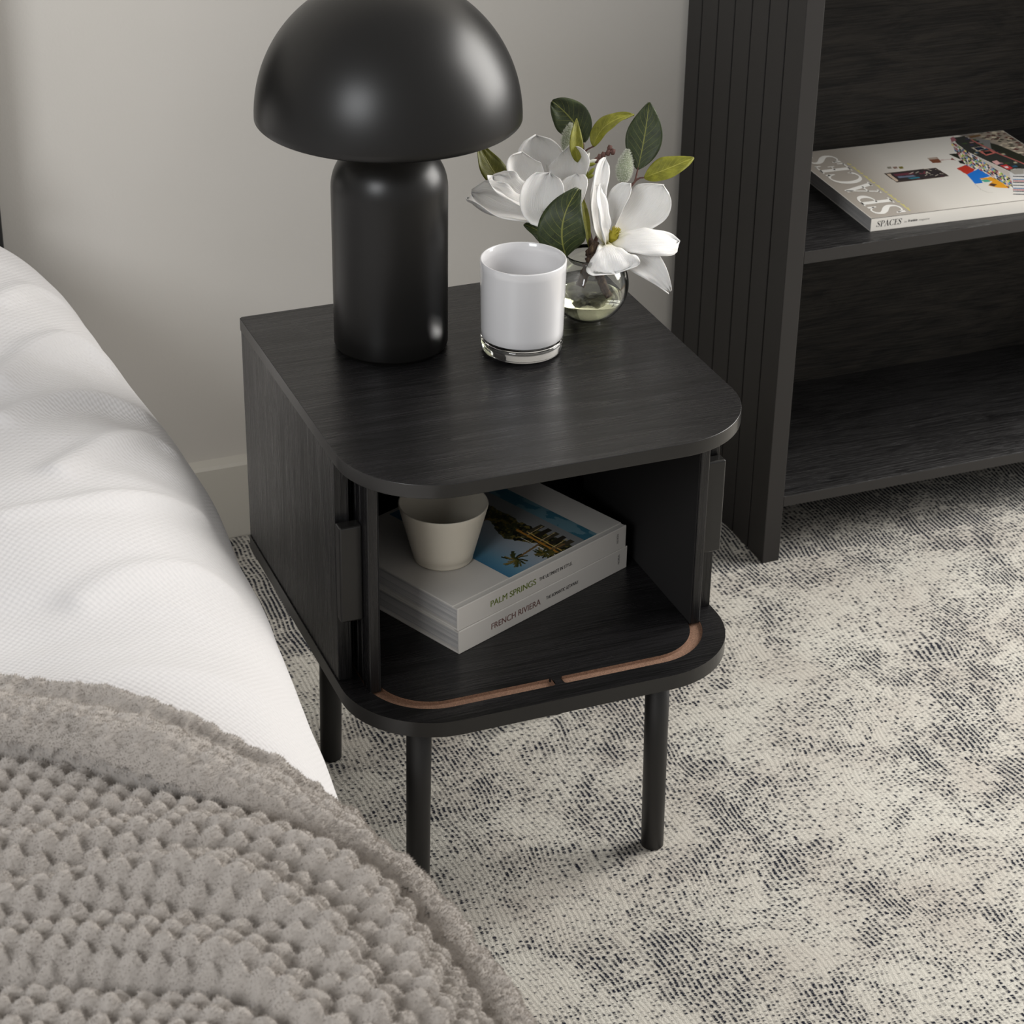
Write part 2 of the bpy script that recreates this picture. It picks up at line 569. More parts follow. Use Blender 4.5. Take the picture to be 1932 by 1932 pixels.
# ------------------------------------------------------------------ shelving unit
X0, X1, YF = 0.7986, 0.8253, 0.1615
UR, UT = 1.78, 1.22
ZS, ZS0 = 0.4793, 0.1041
unit = thing('shelving_unit', 'tall black open shelving unit with grooved slat side against the wall', 'shelves', (1.29, 0.33, 0.0))
UB = YBB - 0.004
box('side_panel', (X0 + 0.0102, 0.2112 - 0.0026, 0.0), (X1, UB, UT), M['unit_z'], unit)
cuts = [UB, 0.4540, 0.4053, 0.3566, 0.3078, 0.2601, 0.2112]
box('front_stile', (X0, YF, 0.0), (X1, 0.2112 - 0.0028, UT), M['unit_z'], unit, 0.0010)
for a, b in zip(cuts[:-1], cuts[1:]):
    g = 0.0028
    hi, lo = a - (g if a != UB else 0), b + 0.0002
    box('slat', (X0, lo, 0.0005), (X0 + 0.0100, hi, UT), M['unit_z'], unit, 0.0009)
box('side_panel', (UR - 0.027, YF, 0.0), (UR, UB, UT), M['unit_z'], unit, 0.0008)
for i, z in enumerate((ZS0, ZS, 0.885, UT)):
    th = 0.016 if i == 0 else 0.0178
    s = box('shelf', (X1 + 0.0003, YF + 0.0015, z - th), (UR - 0.0273, UB - 0.008, z), M['unit_x'], unit, 0.0006)
    box('edge_band', (X1 + 0.0003, YF + 0.0002, z - th), (UR - 0.0273, YF + 0.0014, z - 0.0002), M['unit_z'], s, 0.0003)
box('back_panel', (X1 + 0.0003, UB - 0.0075, 0.088), (UR - 0.0273, UB - 0.001, UT - 0.02), M['unit_back'], unit)

# ------------------------------------------------------------------ bedside table
W, D, HT, TT, ZB, ZBB, RC = 0.45, 0.4601, 0.5798, 0.0160, 0.2939, 0.2755, 0.103
ns = thing('bedside_table', 'black oak bedside table with rounded front corners and open tambour doors', 'bedside table', (W / 2, -D / 2, 0.0))
top = link_mesh('table_top', prism_mesh('table_top', rounded_rect(0, W, 0, -D, RC, 22), HT - TT, HT, 0.0009), M['wood_x'], ns)
outl = rounded_rect(0, W, 0, -D, RC, 22)
def crisp(o, ang=50):
    me = o.data
    me.polygons.foreach_set('use_smooth', np.ones(len(me.polygons), bool))
    me.set_sharp_from_angle(angle=math.radians(ang))
    md = o.modifiers.new('crisp', 'WEIGHTED_NORMAL'); md.keep_sharp = True; md.weight = 100
    me.materials.append(M['edge'])
    for f in me.polygons:
        if abs(f.normal.z) < 0.5: f.material_index = 1
    return o


crisp(top)

# base board with the two door tracks routed into it
lowb = prism_mesh('base_board', outl, ZBB, ZB - 0.0045, 0.0)
base = crisp(link_mesh('base_board', lowb, M['wood_x'], ns))
GW = 0.0072                                   # half width of a track
GX, GY = 0.0325, 0.0345                       # track centre from the side / front edge
gr = RC - 0.034


def track_path(side):
    """centre line of one track from the middle of the front to the back"""
    xs = W / 2
    pts = [(xs - 0.0052 - GW * 0.4, -D + GY)]
    for i in range(17):
        a = 1.5 * math.pi - (math.pi / 2) * i / 16
        pts.append((GX + gr + gr * math.cos(a), -D + GY + gr + gr * math.sin(a)))
    pts.append((GX, -0.045))
    if side > 0:
        pts = [(W - x, y) for x, y in pts]
    return pts


def offset_path(pts, d):
    out = []
    for i, p in enumerate(pts):
        a = np.array(pts[max(i - 1, 0)]); b = np.array(pts[min(i + 1, len(pts) - 1)])
        tdir = (b - a) / np.linalg.norm(b - a)
        out.append((p[0] - tdir[1] * d, p[1] + tdir[0] * d))
    return out


def track_loop(side, hw):
    pts = track_path(side)
    l, r = offset_path(pts, hw), offset_path(pts, -hw)
    p0, p1 = np.array(pts[0]), np.array(pts[1])
    tdir = (p0 - p1) / np.linalg.norm(p0 - p1)
    nrm = np.array([-tdir[1], tdir[0]])
    cap = [tuple(p0 + hw * (0.55 * tdir * math.cos(a) + nrm * math.sin(a))) for a in np.linspace(-math.pi / 2, math.pi / 2, 7)]
    if np.linalg.norm(np.array(cap[0]) - np.array(l[0])) > np.linalg.norm(np.array(cap[0]) - np.array(r[0])):
        cap = cap[::-1]
    return list(reversed(r)) + list(reversed(cap))[1:-1] + l if False else l[::-1] + cap[1:-1] + r


cu = bpy.data.curves.new('base_top_layer', 'CURVE')
cu.dimensions = '2D'; cu.fill_mode = 'BOTH'; cu.extrude = 0.00225
for loop in (outl, track_loop(-1, GW), track_loop(1, GW)):
    s = cu.splines.new('POLY'); s.points.add(len(loop) - 1); s.use_cyclic_u = True
    for q, p in zip(s.points, loop):
        q.co = (p[0], p[1], 0, 1)
tmp = bpy.data.objects.new('tmp_curve', cu)
COL.objects.link(tmp)
bpy.context.view_layer.update()
me = bpy.data.meshes.new_from_object(tmp.evaluated_get(bpy.context.evaluated_depsgraph_get()))
bpy.data.objects.remove(tmp)
me.transform(Matrix.Translation((0, 0, ZB - 0.00225)))
bs = link_mesh('base_surface', me, M['wood_x'], base)
me.materials.append(M['edge'])
for f in me.polygons:
    if abs(f.normal.z) < 0.5: f.material_index = 1
me.polygons.foreach_set('use_smooth', np.ones(len(me.polygons), bool)); me.set_sharp_from_angle(angle=math.radians(35))
for side in (-1, 1):
    pts = track_path(side)
    hw = GW - 0.00015
    l, r = offset_path(pts, hw), offset_path(pts, -hw)
    p0, p1 = np.array(pts[0]), np.array(pts[1]); td = (p0 - p1) / np.linalg.norm(p0 - p1)
    l[0] = tuple(np.array(l[0]) + td * GW * 0.35); r[0] = tuple(np.array(r[0]) + td * GW * 0.35)
    z0, z1 = ZB - 0.0043, ZB - 0.0003
    bm = bmesh.new()
    rings = [[bm.verts.new((a[0], a[1], z1)), bm.verts.new((a[0], a[1], z0)), bm.verts.new((b[0], b[1], z0)), bm.verts.new((b[0], b[1], z1))] for a, b in zip(l, r)]
    for q0, q1 in zip(rings[:-1], rings[1:]):
        for k in range(3):
            bm.faces.new((q0[k], q0[k + 1], q1[k + 1], q1[k]))
    bm.faces.new(rings[0])
    link_mesh('door_track', bm_mesh('door_track', bm), M['brown'], base)

SY = -0.343                                   # front edge of the side panels
box('side_panel', (0.0015, SY, ZB), (0.0175, -0.0005, HT - TT), M['wood_z'], ns, 0.0006)
box('side_panel', (W - 0.0175, SY, ZB), (W - 0.0015, -0.0005, HT - TT), M['wood_z'], ns, 0.0006)
box('back_panel', (0.0178, -0.010, ZB), (W - 0.0178, -0.001, HT - TT), M['wood_z'], ns)
for side in (-1, 1):
    sx = (lambda x: x) if side < 0 else (lambda x: W - x)
    xo, xi = GX - 0.0062, GX + 0.0050
    lo_x, hi_x = sorted((sx(xo), sx(xi)))
    yl = -0.3765 if side < 0 else -0.369
    door = box('tambour_door', (*[sorted((sx(xi + 0.0002), sx(xi + 0.0014)))[0]], yl + 0.001, ZB - 0.002), (sorted((sx(xi + 0.0002), sx(xi + 0.0014)))[1], -0.062, HT - TT - 0.001), M['felt'], ns)
    y = yl
    k = 0
    while y < -0.07:
        wd = 0.0235 if k == 0 else 0.0150
        box('slat', (lo_x, y, ZB - 0.002), (hi_x, y + wd, HT - TT - 0.0008), M['wood_z'], door, 0.0022 if k else 0.0012)
        y += wd + 0.0012
        k += 1
    ha, hb = sorted((sx(0.0012), sx(xo - 0.0001)))
    box('handle', (ha, -0.3595, 0.3765), (hb, -0.3445, 0.4920), M['edge'], door, 0.0022, 3)
for lx, ly, sxn, syn in ((0.077, -0.383, -1, -1), (W - 0.077, -0.381, 1, -1), (0.0715, -0.0774, -1, 1), (W - 0.075, -0.078, 1, 1)):
    tx, ty = lx - sxn * 0.004, ly - syn * 0.003
    pts = [(lx, ly, 0.0), (lx, ly, 0.0015), (lx + (tx - lx) * 0.5, ly + (ty - ly) * 0.5, ZBB / 2), (tx, ty, ZBB)]
    link_mesh('leg', tube_mesh('leg', pts, [0.0118, 0.0133, 0.0137, 0.0142], 32), M['leg'], ns, True)

# ------------------------------------------------------------------ table lamp
LX, LY, LR = 0.1403, -0.1260, 0.0636
lamp = thing('table_lamp', 'matte black mushroom table lamp with domed shade on the bedside table', 'lamp', (LX, LY, HT))
prof = [(0, HT), (LR - 0.0035, HT), (LR - 0.0028, HT + 0.0008), (LR - 0.0028, HT + 0.003), (LR - 0.001, HT + 0.0035), (LR, HT + 0.006)]
for i in range(1, 8): prof.append((LR, HT + 0.006 + (0.762 - HT - 0.006) * i / 8))
for i in range(0, 15):
    a = (math.pi / 2) * i / 14
    prof.append((LR - 0.046 + 0.046 * math.cos(a), 0.766 + 0.050 * math.sin(a)))
prof += [(0.0165, 0.818), (0.016, 0.86), (0, 0.86)]
link_mesh('lamp_body', lathe_mesh('lamp_body', prof, LX, LY, 96), M['lamp'], lamp, True)
SR, SZ = 0.1428, 0.8470
prof = []
for i in range(0, 33):
    a = (math.pi / 2) * i / 32
    prof.append((SR * math.cos(a) if i < 32 else 0.0, SZ + 0.1475 * math.sin(a)))
inner = [(max(0, r - 0.0022 * (1 if r > 0.01 else 0)), z - 0.0022) for r, z in prof[1:]]
prof = [(SR - 0.0012, SZ - 0.0012)] + prof
full = [(SR - 0.0022, SZ - 0.0006)] + prof
link_mesh('lamp_shade', lathe_mesh('lamp_shade', list(reversed([(r if r > 1e-4 else 0, z) for r, z in inner])) and ([(SR - 0.0024, SZ - 0.0006)] + prof), LX, LY, 128), M['lamp'], lamp, True)
link_mesh('shade_lining', lathe_mesh('shade_lining', [(SR - 0.0024, SZ - 0.0004)] + inner, LX, LY, 96), plain('white_shade_lining', srgb(215, 213, 208), 0.6), lamp, True)
cp = catmull([(LX - 0.010, LY + 0.062, HT + 0.008), (LX - 0.016, LY + 0.082, HT + 0.0046), (LX - 0.020, LY + 0.115, HT + 0.0036), (LX - 0.018, LY + 0.134, HT - 0.001), (LX + 0.02, LY + 0.20, HT - 0.10), (LX + 0.12, LY + 0.42, HT - 0.24), (LX + 0.20, YBB - 0.02, HT - 0.30), (LX + 0.21, YW - 0.001, HT - 0.305)], 8)
link_mesh('power_cord', tube_mesh('power_cord', cp, 0.0029, 10), M['cable'], lamp, True)

# ------------------------------------------------------------------ candle jar
JX, JY = 0.2733, -0.1874
jar = thing('candle_jar', 'white glass candle jar with thick clear base in front of the flower vase', 'candle jar', (JX, JY, HT))
zr = 0.6882
ro = lambda z: 0.0456 + (0.0478 - 0.0456) * (z - HT) / (zr - HT)
zi = HT + 0.0150
prof = [(0, HT + 0.0004), (0.0400, HT + 0.0004), (0.0436, HT + 0.0012), (0.0452, HT + 0.0040), (ro(HT + 0.010), HT + 0.010), (ro(zi + 0.004), zi + 0.004)]
for i in range(1, 9):
    a = (math.pi / 2) * i / 8
    prof.append((ro(zi) - 0.012 * (1 - math.cos(a)) - 0.0004, zi + 0.004 - 0.007 * math.sin(a)))
prof += [(0, zi - 0.0032)]
link_mesh('glass_base', lathe_mesh('glass_base', prof, JX, JY, 96), M['glass'], jar, True)
prof = [(0, zi - 0.0029)]
for i in range(8, 0, -1):
    a = (math.pi / 2) * i / 8
    prof.append((ro(zi) - 0.012 * (1 - math.cos(a)) - 0.0006, zi + 0.0043 - 0.007 * math.sin(a)))
for i in range(0, 11):
    z = zi + 0.0044 + (zr - 0.0012 - zi - 0.0044) * i / 10
    prof.append((ro(z), z))
prof += [(ro(zr) - 0.0006, zr - 0.0002), (ro(zr) - 0.0016, zr), (ro(zr) - 0.0028, zr - 0.0010)]
for i in range(1, 9):
    z = zr - 0.0010 + (zi + 0.008 - zr + 0.0010) * i / 8
    prof.append((ro(z) - 0.0030, z))
prof += [(0.036, zi + 0.003), (0, zi + 0.002)]
link_mesh('white_wall', lathe_mesh('white_wall', prof, JX, JY, 96), M['white_liner'], jar, True)

# ------------------------------------------------------------------ vase
VX, VY, VR = 0.3755, -0.1370, 0.0455
vase = thing('bubble_vase', 'small round clear glass vase holding the white magnolia stems', 'vase', (VX, VY, HT))
VC = HT + 0.0425
a0 = math.acos(0.032 / VR)
outer = [(0, HT + 0.0003), (0.017, HT + 0.0003)]
for i in range(0, 25):
    a = -1.22 + (a0 + 0.13 + 1.22) * i / 24
    outer.append((VR * math.cos(a), VC + VR * math.sin(a)))
inn = []
VI = VR - 0.0024
for i in range(0, 25):
    a = (a0 + 0.13) - (a0 + 0.13 + 1.30) * i / 24
    inn.append((VI * math.cos(a), VC + VI * math.sin(a)))
inn += [(0, VC + VI * math.sin(-1.30) - 0.0004)]
rimr, rimz = outer[-1]
prof = outer + [(rimr - 0.0004, rimz + 0.0010), (inn[0][0] + 0.0004, inn[0][1] + 0.0016)] + inn
link_mesh('glass_bowl', lathe_mesh('glass_bowl', prof, VX, VY, 72), M['vase_glass'], vase, True)
VQ = VI - 0.0003
prof = [(0, VC + VQ * math.sin(-1.30) + 0.0002)]
lev = -0.33
for i in range(0, 17):
    a = -1.30 + (lev + 1.30) * i / 16
    prof.append((VQ * math.cos(a), VC + VQ * math.sin(a)))
prof.append((0, VC + VQ * math.sin(lev)))
link_mesh('resin_filling', lathe_mesh('resin_filling', prof, VX, VY, 72), M['resin'], vase, True)

# ------------------------------------------------------------------ magnolia stems
VD = float(np.dot(np.array([VX, VY, VC]) - CAM, -CBACK))        # depth of the vase along the view axis
MM = VD / FPX                                                    # metres per pixel there


def P(px, py, off=0.0):
    """point seen at a pixel, off metres behind the vase's depth"""
    return CAM + ray(px, py) * (VD + off)


def cam_dir(r, u, b):
    v = CRIGHT * r + CUP * u + CBACK * b
    return v / np.linalg.norm(v)


def blade(name, base, mid, tip, width, mat, parent, prof='petal', cup=0.0, ruffle=0.0, facing=(0, 0, 1), fold=0.0, seed=0, thick=0.0007, nu=22, nv=15, curl=0.0, skew=0.0):
    B, Mi, T = P(*base), P(*mid), P(*tip)
    ctl = 2 * Mi - 0.5 * (B + T)
    nf = cam_dir(*facing)
    verts, uvs = [], []
    wpx = width * MM * 0.5
    for i in range(nu):
        t = i / (nu - 1)
        s = (1 - t) ** 2 * B + 2 * t * (1 - t) * ctl + t * t * T
        tg = 2 * (1 - t) * (ctl - B) + 2 * t * (T - ctl)
        tg /= np.linalg.norm(tg)
        side = np.cross(tg, nf); side /= np.linalg.norm(side)
        n = np.cross(side, tg)
        if prof == 'petal': w = (t + 0.02) ** 0.62 * max(0.0, 1 - t ** 5) ** 0.5 * 1.08
        elif prof == 'round': w = (t * 0.9 + 0.06) ** 0.45 * max(0.0, 1 - t ** 4.5) ** 0.5 * 1.06
        elif prof == 'flare': w = (t * 0.98 + 0.02) ** 0.8 * max(0.0, 1 - t ** 14) ** 0.5
        elif prof == 'round_leaf': w = math.sin(math.pi * (t * 0.985 + 0.006) ** 1.05) ** 0.62
        elif prof == 'ovate': w = (math.sin(math.pi * min(1, (t * 0.96 + 0.005)) ** 0.72)) ** 0.8 * (1 - 0.15 * t)
        else: w = math.sin(math.pi * (t * 0.985 + 0.006) ** 0.9) ** 0.85
        for j in range(nv):
            v = -1 + 2 * j / (nv - 1)
            ww = wpx * w
            rf = ruffle * MM * (abs(v) ** 3 + t ** 4) * (math.sin(7.3 * t + 9 * v + seed) + 0.6 * math.sin(17 * t - 5 * v + seed * 1.7))
            lift = (cup * v * v + fold * abs(v)) * ww + rf + curl * MM * (t ** 3)
            p = s + side * (ww * (v + skew * (1 - v * v) * math.sin(math.pi * t))) + n * lift
            verts.append(p); uvs.append((t, v))
    faces = []
    for i in range(nu - 1):
        for j in range(nv - 1):
            a = i * nv + j
            faces.append((a, a + 1, a + nv + 1, a + nv))
    me = mesh_np(name, np.array(verts), np.array(faces))
    uvl = me.uv_layers.new(name='UVMap')
    idx = np.empty(len(me.loops), np.int32); me.loops.foreach_get('vertex_index', idx)
    uvl.data.foreach_set('uv', np.array(uvs, np.float32)[idx].ravel())
    o = link_mesh(name, me, mat, parent, True)
    md = o.modifiers.new('thickness', 'SOLIDIFY'); md.thickness = thick; md.offset = 0
    return o


def twig(name, pts, radii, mat, parent, per=6, n=9):
    q = catmull([P(*p) for p in pts], per)
    if hasattr(radii, '__len__'):
        rr = np.interp(np.linspace(0, 1, len(q)), np.linspace(0, 1, len(radii)), radii)
    else:
        rr = np.full(len(q), radii)
    rr = rr * (1 + 0.10 * np.sin(np.arange(len(q)) * 2.3))
    return link_mesh(name, tube_mesh(name, q, list(rr), n), mat, parent, True)


def ellipsoid(name, a, b, width, mat, parent, n=20, pear=0.25, bumpy=0.0):
    """closed spindle from point a (base) to b (tip)"""
    A, B = np.array(a), np.array(b)
    ax = B - A; L = np.linalg.norm(ax); ax /= L
    u = np.cross(ax, [0.2, 0.9, 0.1]); u /= np.linalg.norm(u); v = np.cross(ax, u)
    verts, faces, m = [], [], 14
    for i in range(m + 1):
        t = i / m
        r = width / 2 * (math.sin(math.pi * (t ** (1 - pear) * 0.97 + 0.015))) ** 0.8
        for k in range(n):
            q = 2 * math.pi * k / n
            rr = r * (1 + bumpy * (random.random() - 0.5))
            verts.append(A + ax * L * t + u * rr * math.cos(q) + v * rr * math.sin(q))
    for i in range(m):
        for k in range(n):
            faces.append((i * n + k, i * n + (k + 1) % n, (i + 1) * n + (k + 1) % n, (i + 1) * n + k))
    return link_mesh(name, mesh_np(name, np.array(verts), np.array(faces)), mat, parent, True), np.array(verts), A, ax, L


def fuzz_on(name, verts, A, ax, mat, parent, n, length, width):
    idx = rng.integers(0, len(verts), n)
    p = verts[idx] + rng.normal(0, 0.0006, (n, 3))
    c = A + np.outer((p - A) @ ax, ax)
    nr = p - c; nr /= np.linalg.norm(nr, axis=1)[:, None] + 1e-9
    d = nr + ax * 0.5 + rng.normal(0, 0.35, (n, 3)); d /= np.linalg.norm(d, axis=1)[:, None]
    s = np.cross(d, rng.normal(0, 1, (n, 3))); s /= np.linalg.norm(s, axis=1)[:, None]
    tri = np.stack([p - s * width / 2, p + s * width / 2, p + d * length], 1).reshape(-1, 3)
    o = link_mesh(name, mesh_np(name, tri, np.arange(n * 3).reshape(-1, 3)), mat, parent)
    return tag(o, kind='stuff')


stemA = thing('magnolia_stem', 'artificial magnolia stem with a half-open cupped white bloom and upper leaves', 'flower', tuple(P(1098, 545, 0.008)))
stemB = thing('magnolia_stem', 'artificial magnolia stem with a wide open white bloom showing its yellow centre', 'flower', tuple(P(1146, 556, -0.004)))

# stem A: from the bowl up to the left bloom and the high leaves
sa = twig('stem', [(1094, 540, 0.008), (1104, 515, 0.006), (1115, 490, 0.004), (1117, 468, 0.004), (1108, 430, 0.010), (1101, 385, 0.016), (1099, 340, 0.020), (1101, 300, 0.022), (1101, 270, 0.022)], [0.0054, 0.0056, 0.0052, 0.0040, 0.0028, 0.0020, 0.0016, 0.0012, 0.0010], M['bark'], stemA)
twig('twig', [(1099, 330, 0.020), (1080, 360, 0.014), (1050, 392, 0.008), (1030, 402, 0.004)], [0.0016, 0.0022, 0.0026], M['twig'], sa)
twig('twig', [(1101, 298, 0.022), (1106, 284, 0.022), (1120, 276, 0.021)], [0.0012, 0.0009], M['twig'], sa)
twig('twig', [(1099, 316, 0.022), (1118, 303, 0.018), (1140, 292, 0.014), (1154, 285, 0.012)], [0.0010, 0.0013, 0.0013, 0.0010], M['twig'], sa)
for q in ((1126, 303), (1131, 297), (1138, 293), (1147, 289), (1150, 280), (1156, 287)):
    a = P(q[0], q[1], 0.014)
    link_mesh('node', tube_mesh('node', [a - CUP * 0.003, a, a + CUP * 0.0035 + CRIGHT * 0.001], [0.0018, 0.0030, 0.0024], 8), M['twig'], sa, True)
for b0, tp in (((1104, 305), (1112, 288)), ((1105, 303), (1103, 287)), ((1108, 308), (1126, 301)), ((1106, 311), (1124, 309)), ((1108, 333), (1122, 316)), ((1108, 336), (1120, 330)), ((1106, 322), (1105, 308))):
    a, b = P(b0[0], b0[1], 0.013), P(tp[0], tp[1], 0.010)
    e, *_ = ellipsoid('floret', a, b, 0.0046, M['floret'] if tp[1] < 305 and tp[0] > 1102 else M['floret_stalk'], stemA, 10, 0.0)
twig('floret_stalk', [(1108, 345, 0.014), (1107, 325, 0.013), (1104, 305, 0.013)], 0.0013, M['floret_stalk'], stemA)

blA, *_ = ellipsoid('bloom_centre', P(1042, 396, 0.006), P(1022, 352, 0.004), 0.014, M['stamen'], stemA, 14)
pt = dict(mat=M['petal'], parent=blA)
blade('petal', (1040, 398, 0.018), (1021, 325, 0.034), (1012, 256, 0.026), 112, prof='round', cup=0.50, ruffle=2.0, facing=(0.05, 0.35, 1), seed=1, curl=-4, **pt)
blade('petal', (1045, 398, 0.010), (1083, 335, 0.020), (1074, 275, 0.012), 108, prof='round', cup=0.65, ruffle=2.6, facing=(-0.55, 0.2, 1), seed=2, **pt)
blade('petal', (1040, 398, 0.004), (990, 338, 0.012), (984, 286, 0.004), 88, prof='round', cup=0.62, ruffle=1.5, facing=(0.25, 0.35, 1), seed=3, **pt)
blade('petal', (1042, 400, 0.000), (970, 370, -0.010), (930, 333, -0.004), 84, prof='round', cup=0.6, ruffle=3.4, facing=(0.2, 0.75, 1), seed=4, **pt)
blade('petal', (1046, 404, 0.000), (962, 402, -0.022), (889, 368, -0.012), 112, prof='round', cup=0.55, ruffle=4.6, facing=(0.15, 0.75, 0.9), seed=5, curl=3, **pt)
blade('petal', (1046, 402, -0.004), (1022, 396, -0.030), (1038, 327, -0.032), 104, prof='round', cup=0.6, ruffle=3.2, facing=(0.1, 0.55, 1), seed=6, curl=5, **pt)
blade('petal', (1048, 400, -0.002), (1078, 385, -0.012), (1090, 328, -0.004), 84, prof='round', cup=0.5, ruffle=1.5, facing=(-0.6, 0.4, 1), seed=8, **pt)

lf = dict(prof='leaf', thick=0.0006, nu=24, nv=13)
blade('leaf', (1101, 269, 0.022), (1080, 228, 0.026), (1041, 191, 0.024), 70, M['leaf_dark'], stemA, 'round_leaf', 0.0, 1.8, (-0.05, 0.15, 1), 0.14, 2, skew=0.0, thick=0.0006, nu=24, nv=13)
blade('leaf', (1090, 306, 0.012), (1086, 272, 0.006), (1088, 224, 0.010), 27, M['leaf_light'], stemA, fold=0.35, ruffle=0.6, facing=(0.3, 0.1, 1), seed=3, **lf)
blade('leaf', (1120, 277, 0.021), (1145, 236, 0.016), (1196, 217, 0.022), 40, M['leaf_light'], stemA, fold=0.30, ruffle=1.2, facing=(0.1, 0.9, 0.8), seed=4, **lf)
blade('leaf', (958, 350, 0.030), (930, 322, 0.034), (903, 268, 0.038), 52, M['leaf_olive'], stemA, fold=0.2, ruffle=1.2, facing=(0.3, 0.2, 1), seed=5, **lf)
blade('leaf', (1052, 470, 0.006), (1022, 440, 0.002), (988, 424, -0.002), 44, M['leaf_dark'], stemA, fold=0.2, ruffle=1.0, facing=(0.2, 0.5, 1), seed=6, **lf)
bd, vv, A_, ax_, L_ = ellipsoid('fuzzy_bud', P(1063, 282, 0.018), P(1077, 234, 0.016), 0.0105, M['bud'], stemA, 18, 0.1, 0.05)
fuzz_on('fuzz', vv, A_, ax_, M['fuzz'], bd, 1800, 0.0022, 0.0005)

# stem B: from the bowl up to the right bloom, the front leaf, the tall leaf and the big bud
sb = twig('stem', [(1150, 560, -0.004), (1141, 545, -0.003), (1130, 518, 0.000), (1117, 497, 0.000), (1112, 484, 0.000), (1120, 468, -0.002), (1131, 462, -0.004)], [0.0044, 0.0048, 0.0052, 0.0052, 0.0050, 0.0048, 0.0040], M['bark'], stemB)
link_mesh('stem_stub', tube_mesh('stem_stub', [P(1108, 478, -0.004), P(1120, 468, -0.008), P(1126, 458, -0.011)], [0.0036, 0.0046, 0.0044], 12), M['bark'], stemB, True)
twig('twig', [(1112, 484, 0.000), (1130, 440, 0.016), (1160, 390, 0.024), (1190, 352, 0.026), (1200, 340, 0.026)], [0.0028, 0.0022, 0.0016, 0.0012], M['twig'], sb)
twig('twig', [(1198, 342, 0.026), (1201, 330, 0.026), (1204, 316, 0.026)], [0.0012, 0.0009], M['twig'], sb)
twig('twig', [(1199, 341, 0.026), (1207, 336, 0.025), (1217, 335, 0.024)], [0.0012, 0.0009], M['twig'], sb)
twig('twig', [(1165, 385, 0.022), (1172, 360, 0.021), (1175, 340, 0.020)], [0.0018, 0.0024, 0.0026], M['twig'], sb)
bd, vv, A_, ax_, L_ = ellipsoid('fuzzy_bud', P(1174, 345, 0.020), P(1184, 284, 0.018), 0.0172, M['bud'], stemB, 22, 0.22, 0.05)
fuzz_on('fuzz', vv, A_, ax_, M['fuzz'], bd, 4000, 0.0024, 0.0005)
blade('leaf', (1203, 320, 0.026), (1216, 258, 0.024), (1225, 193, 0.022), 70, M['leaf_dark'], stemB, fold=0.18, ruffle=1.0, facing=(-0.1, 0.1, 1), seed=7, **lf)
blade('leaf', (1215, 335, 0.024), (1258, 319, 0.016), (1309, 298, 0.020), 50, M['leaf_light'], stemB, fold=0.20, ruffle=1.0, facing=(0.0, 0.5, 1), seed=8, **lf)
blade('leaf', (1068, 484, -0.034), (1062, 420, -0.062), (1092, 356, -0.060), 96, M['leaf_dark'], stemB, 'ovate', 0.0, 1.2, (-0.1, 0.35, 1), 0.10, 9, skew=0.0, thick=0.0006, nu=24, nv=13)
blade('leaf', (1112, 470, 0.004), (1104, 410, 0.004), (1097, 368, 0.006), 16, M['leaf_light'], stemB, fold=0.3, facing=(0.4, 0.2, 1), seed=10, **lf)
blB, *_ = ellipsoid('bloom_centre', P(1150, 462, 0.000), P(1163, 430, -0.014), 0.0125, M['stamen'], stemB, 14, 0.1, 0.3)
cc, ca = P(1157, 446, -0.008), cam_dir(0.35, 0.7, 0.5)
for i in range(26):
    d = ca + rng.normal(0, 0.45, 3); d /= np.linalg.norm(d)
    link_mesh('stamen', tube_mesh('stamen', [cc, cc + d * 0.008, cc + d * 0.012], [0.0007, 0.0007, 0.0004], 5), M['stamen'], blB, True)
pt = dict(mat=M['petal'], parent=blB)
blade('petal', (1152, 455, 0.004), (1215, 404, 0.030), (1250, 350, 0.022), 110, prof='round', cup=0.42, ruffle=2.6, facing=(-0.25, 0.15, 1), seed=11, curl=-3, **pt)
blade('petal', (1150, 456, 0.002), (1160, 402, 0.012), (1190, 346, 0.006), 50, prof='petal', cup=0.75, ruffle=1.2, facing=(-0.4, 0.1, 1), seed=12, **pt)
blade('petal', (1142, 460, -0.006), (1118, 395, -0.010), (1141, 297, 0.000), 48, prof='petal', cup=0.65, ruffle=2.2, facing=(0.75, 0.0, 0.75), seed=13, **pt)
blade('petal', (1144, 462, -0.010), (1134, 420, -0.026), (1129, 348, -0.018), 40, prof='round', cup=0.6, ruffle=2.2, facing=(0.8, 0.1, 0.6), seed=14, **pt)
blade('petal', (1150, 458, -0.004), (1215, 452, -0.022), (1281, 457, -0.006), 84, prof='round', cup=-0.18, ruffle=2.2, facing=(-0.1, 0.55, 0.9), seed=15, curl=0, **pt)
blade('petal', (1152, 462, -0.002), (1212, 490, -0.012), (1263, 549, 0.004), 70, prof='ovate', cup=0.35, ruffle=3.0, facing=(-0.35, 0.35, 1), seed=16, **pt)
blade('petal', (1143, 461, -0.010), (1152, 478, -0.040), (1160, 516, -0.044), 124, prof='flare', cup=-0.10, ruffle=4.5, facing=(0.0, 0.6, 1), seed=17, curl=-3, **pt)

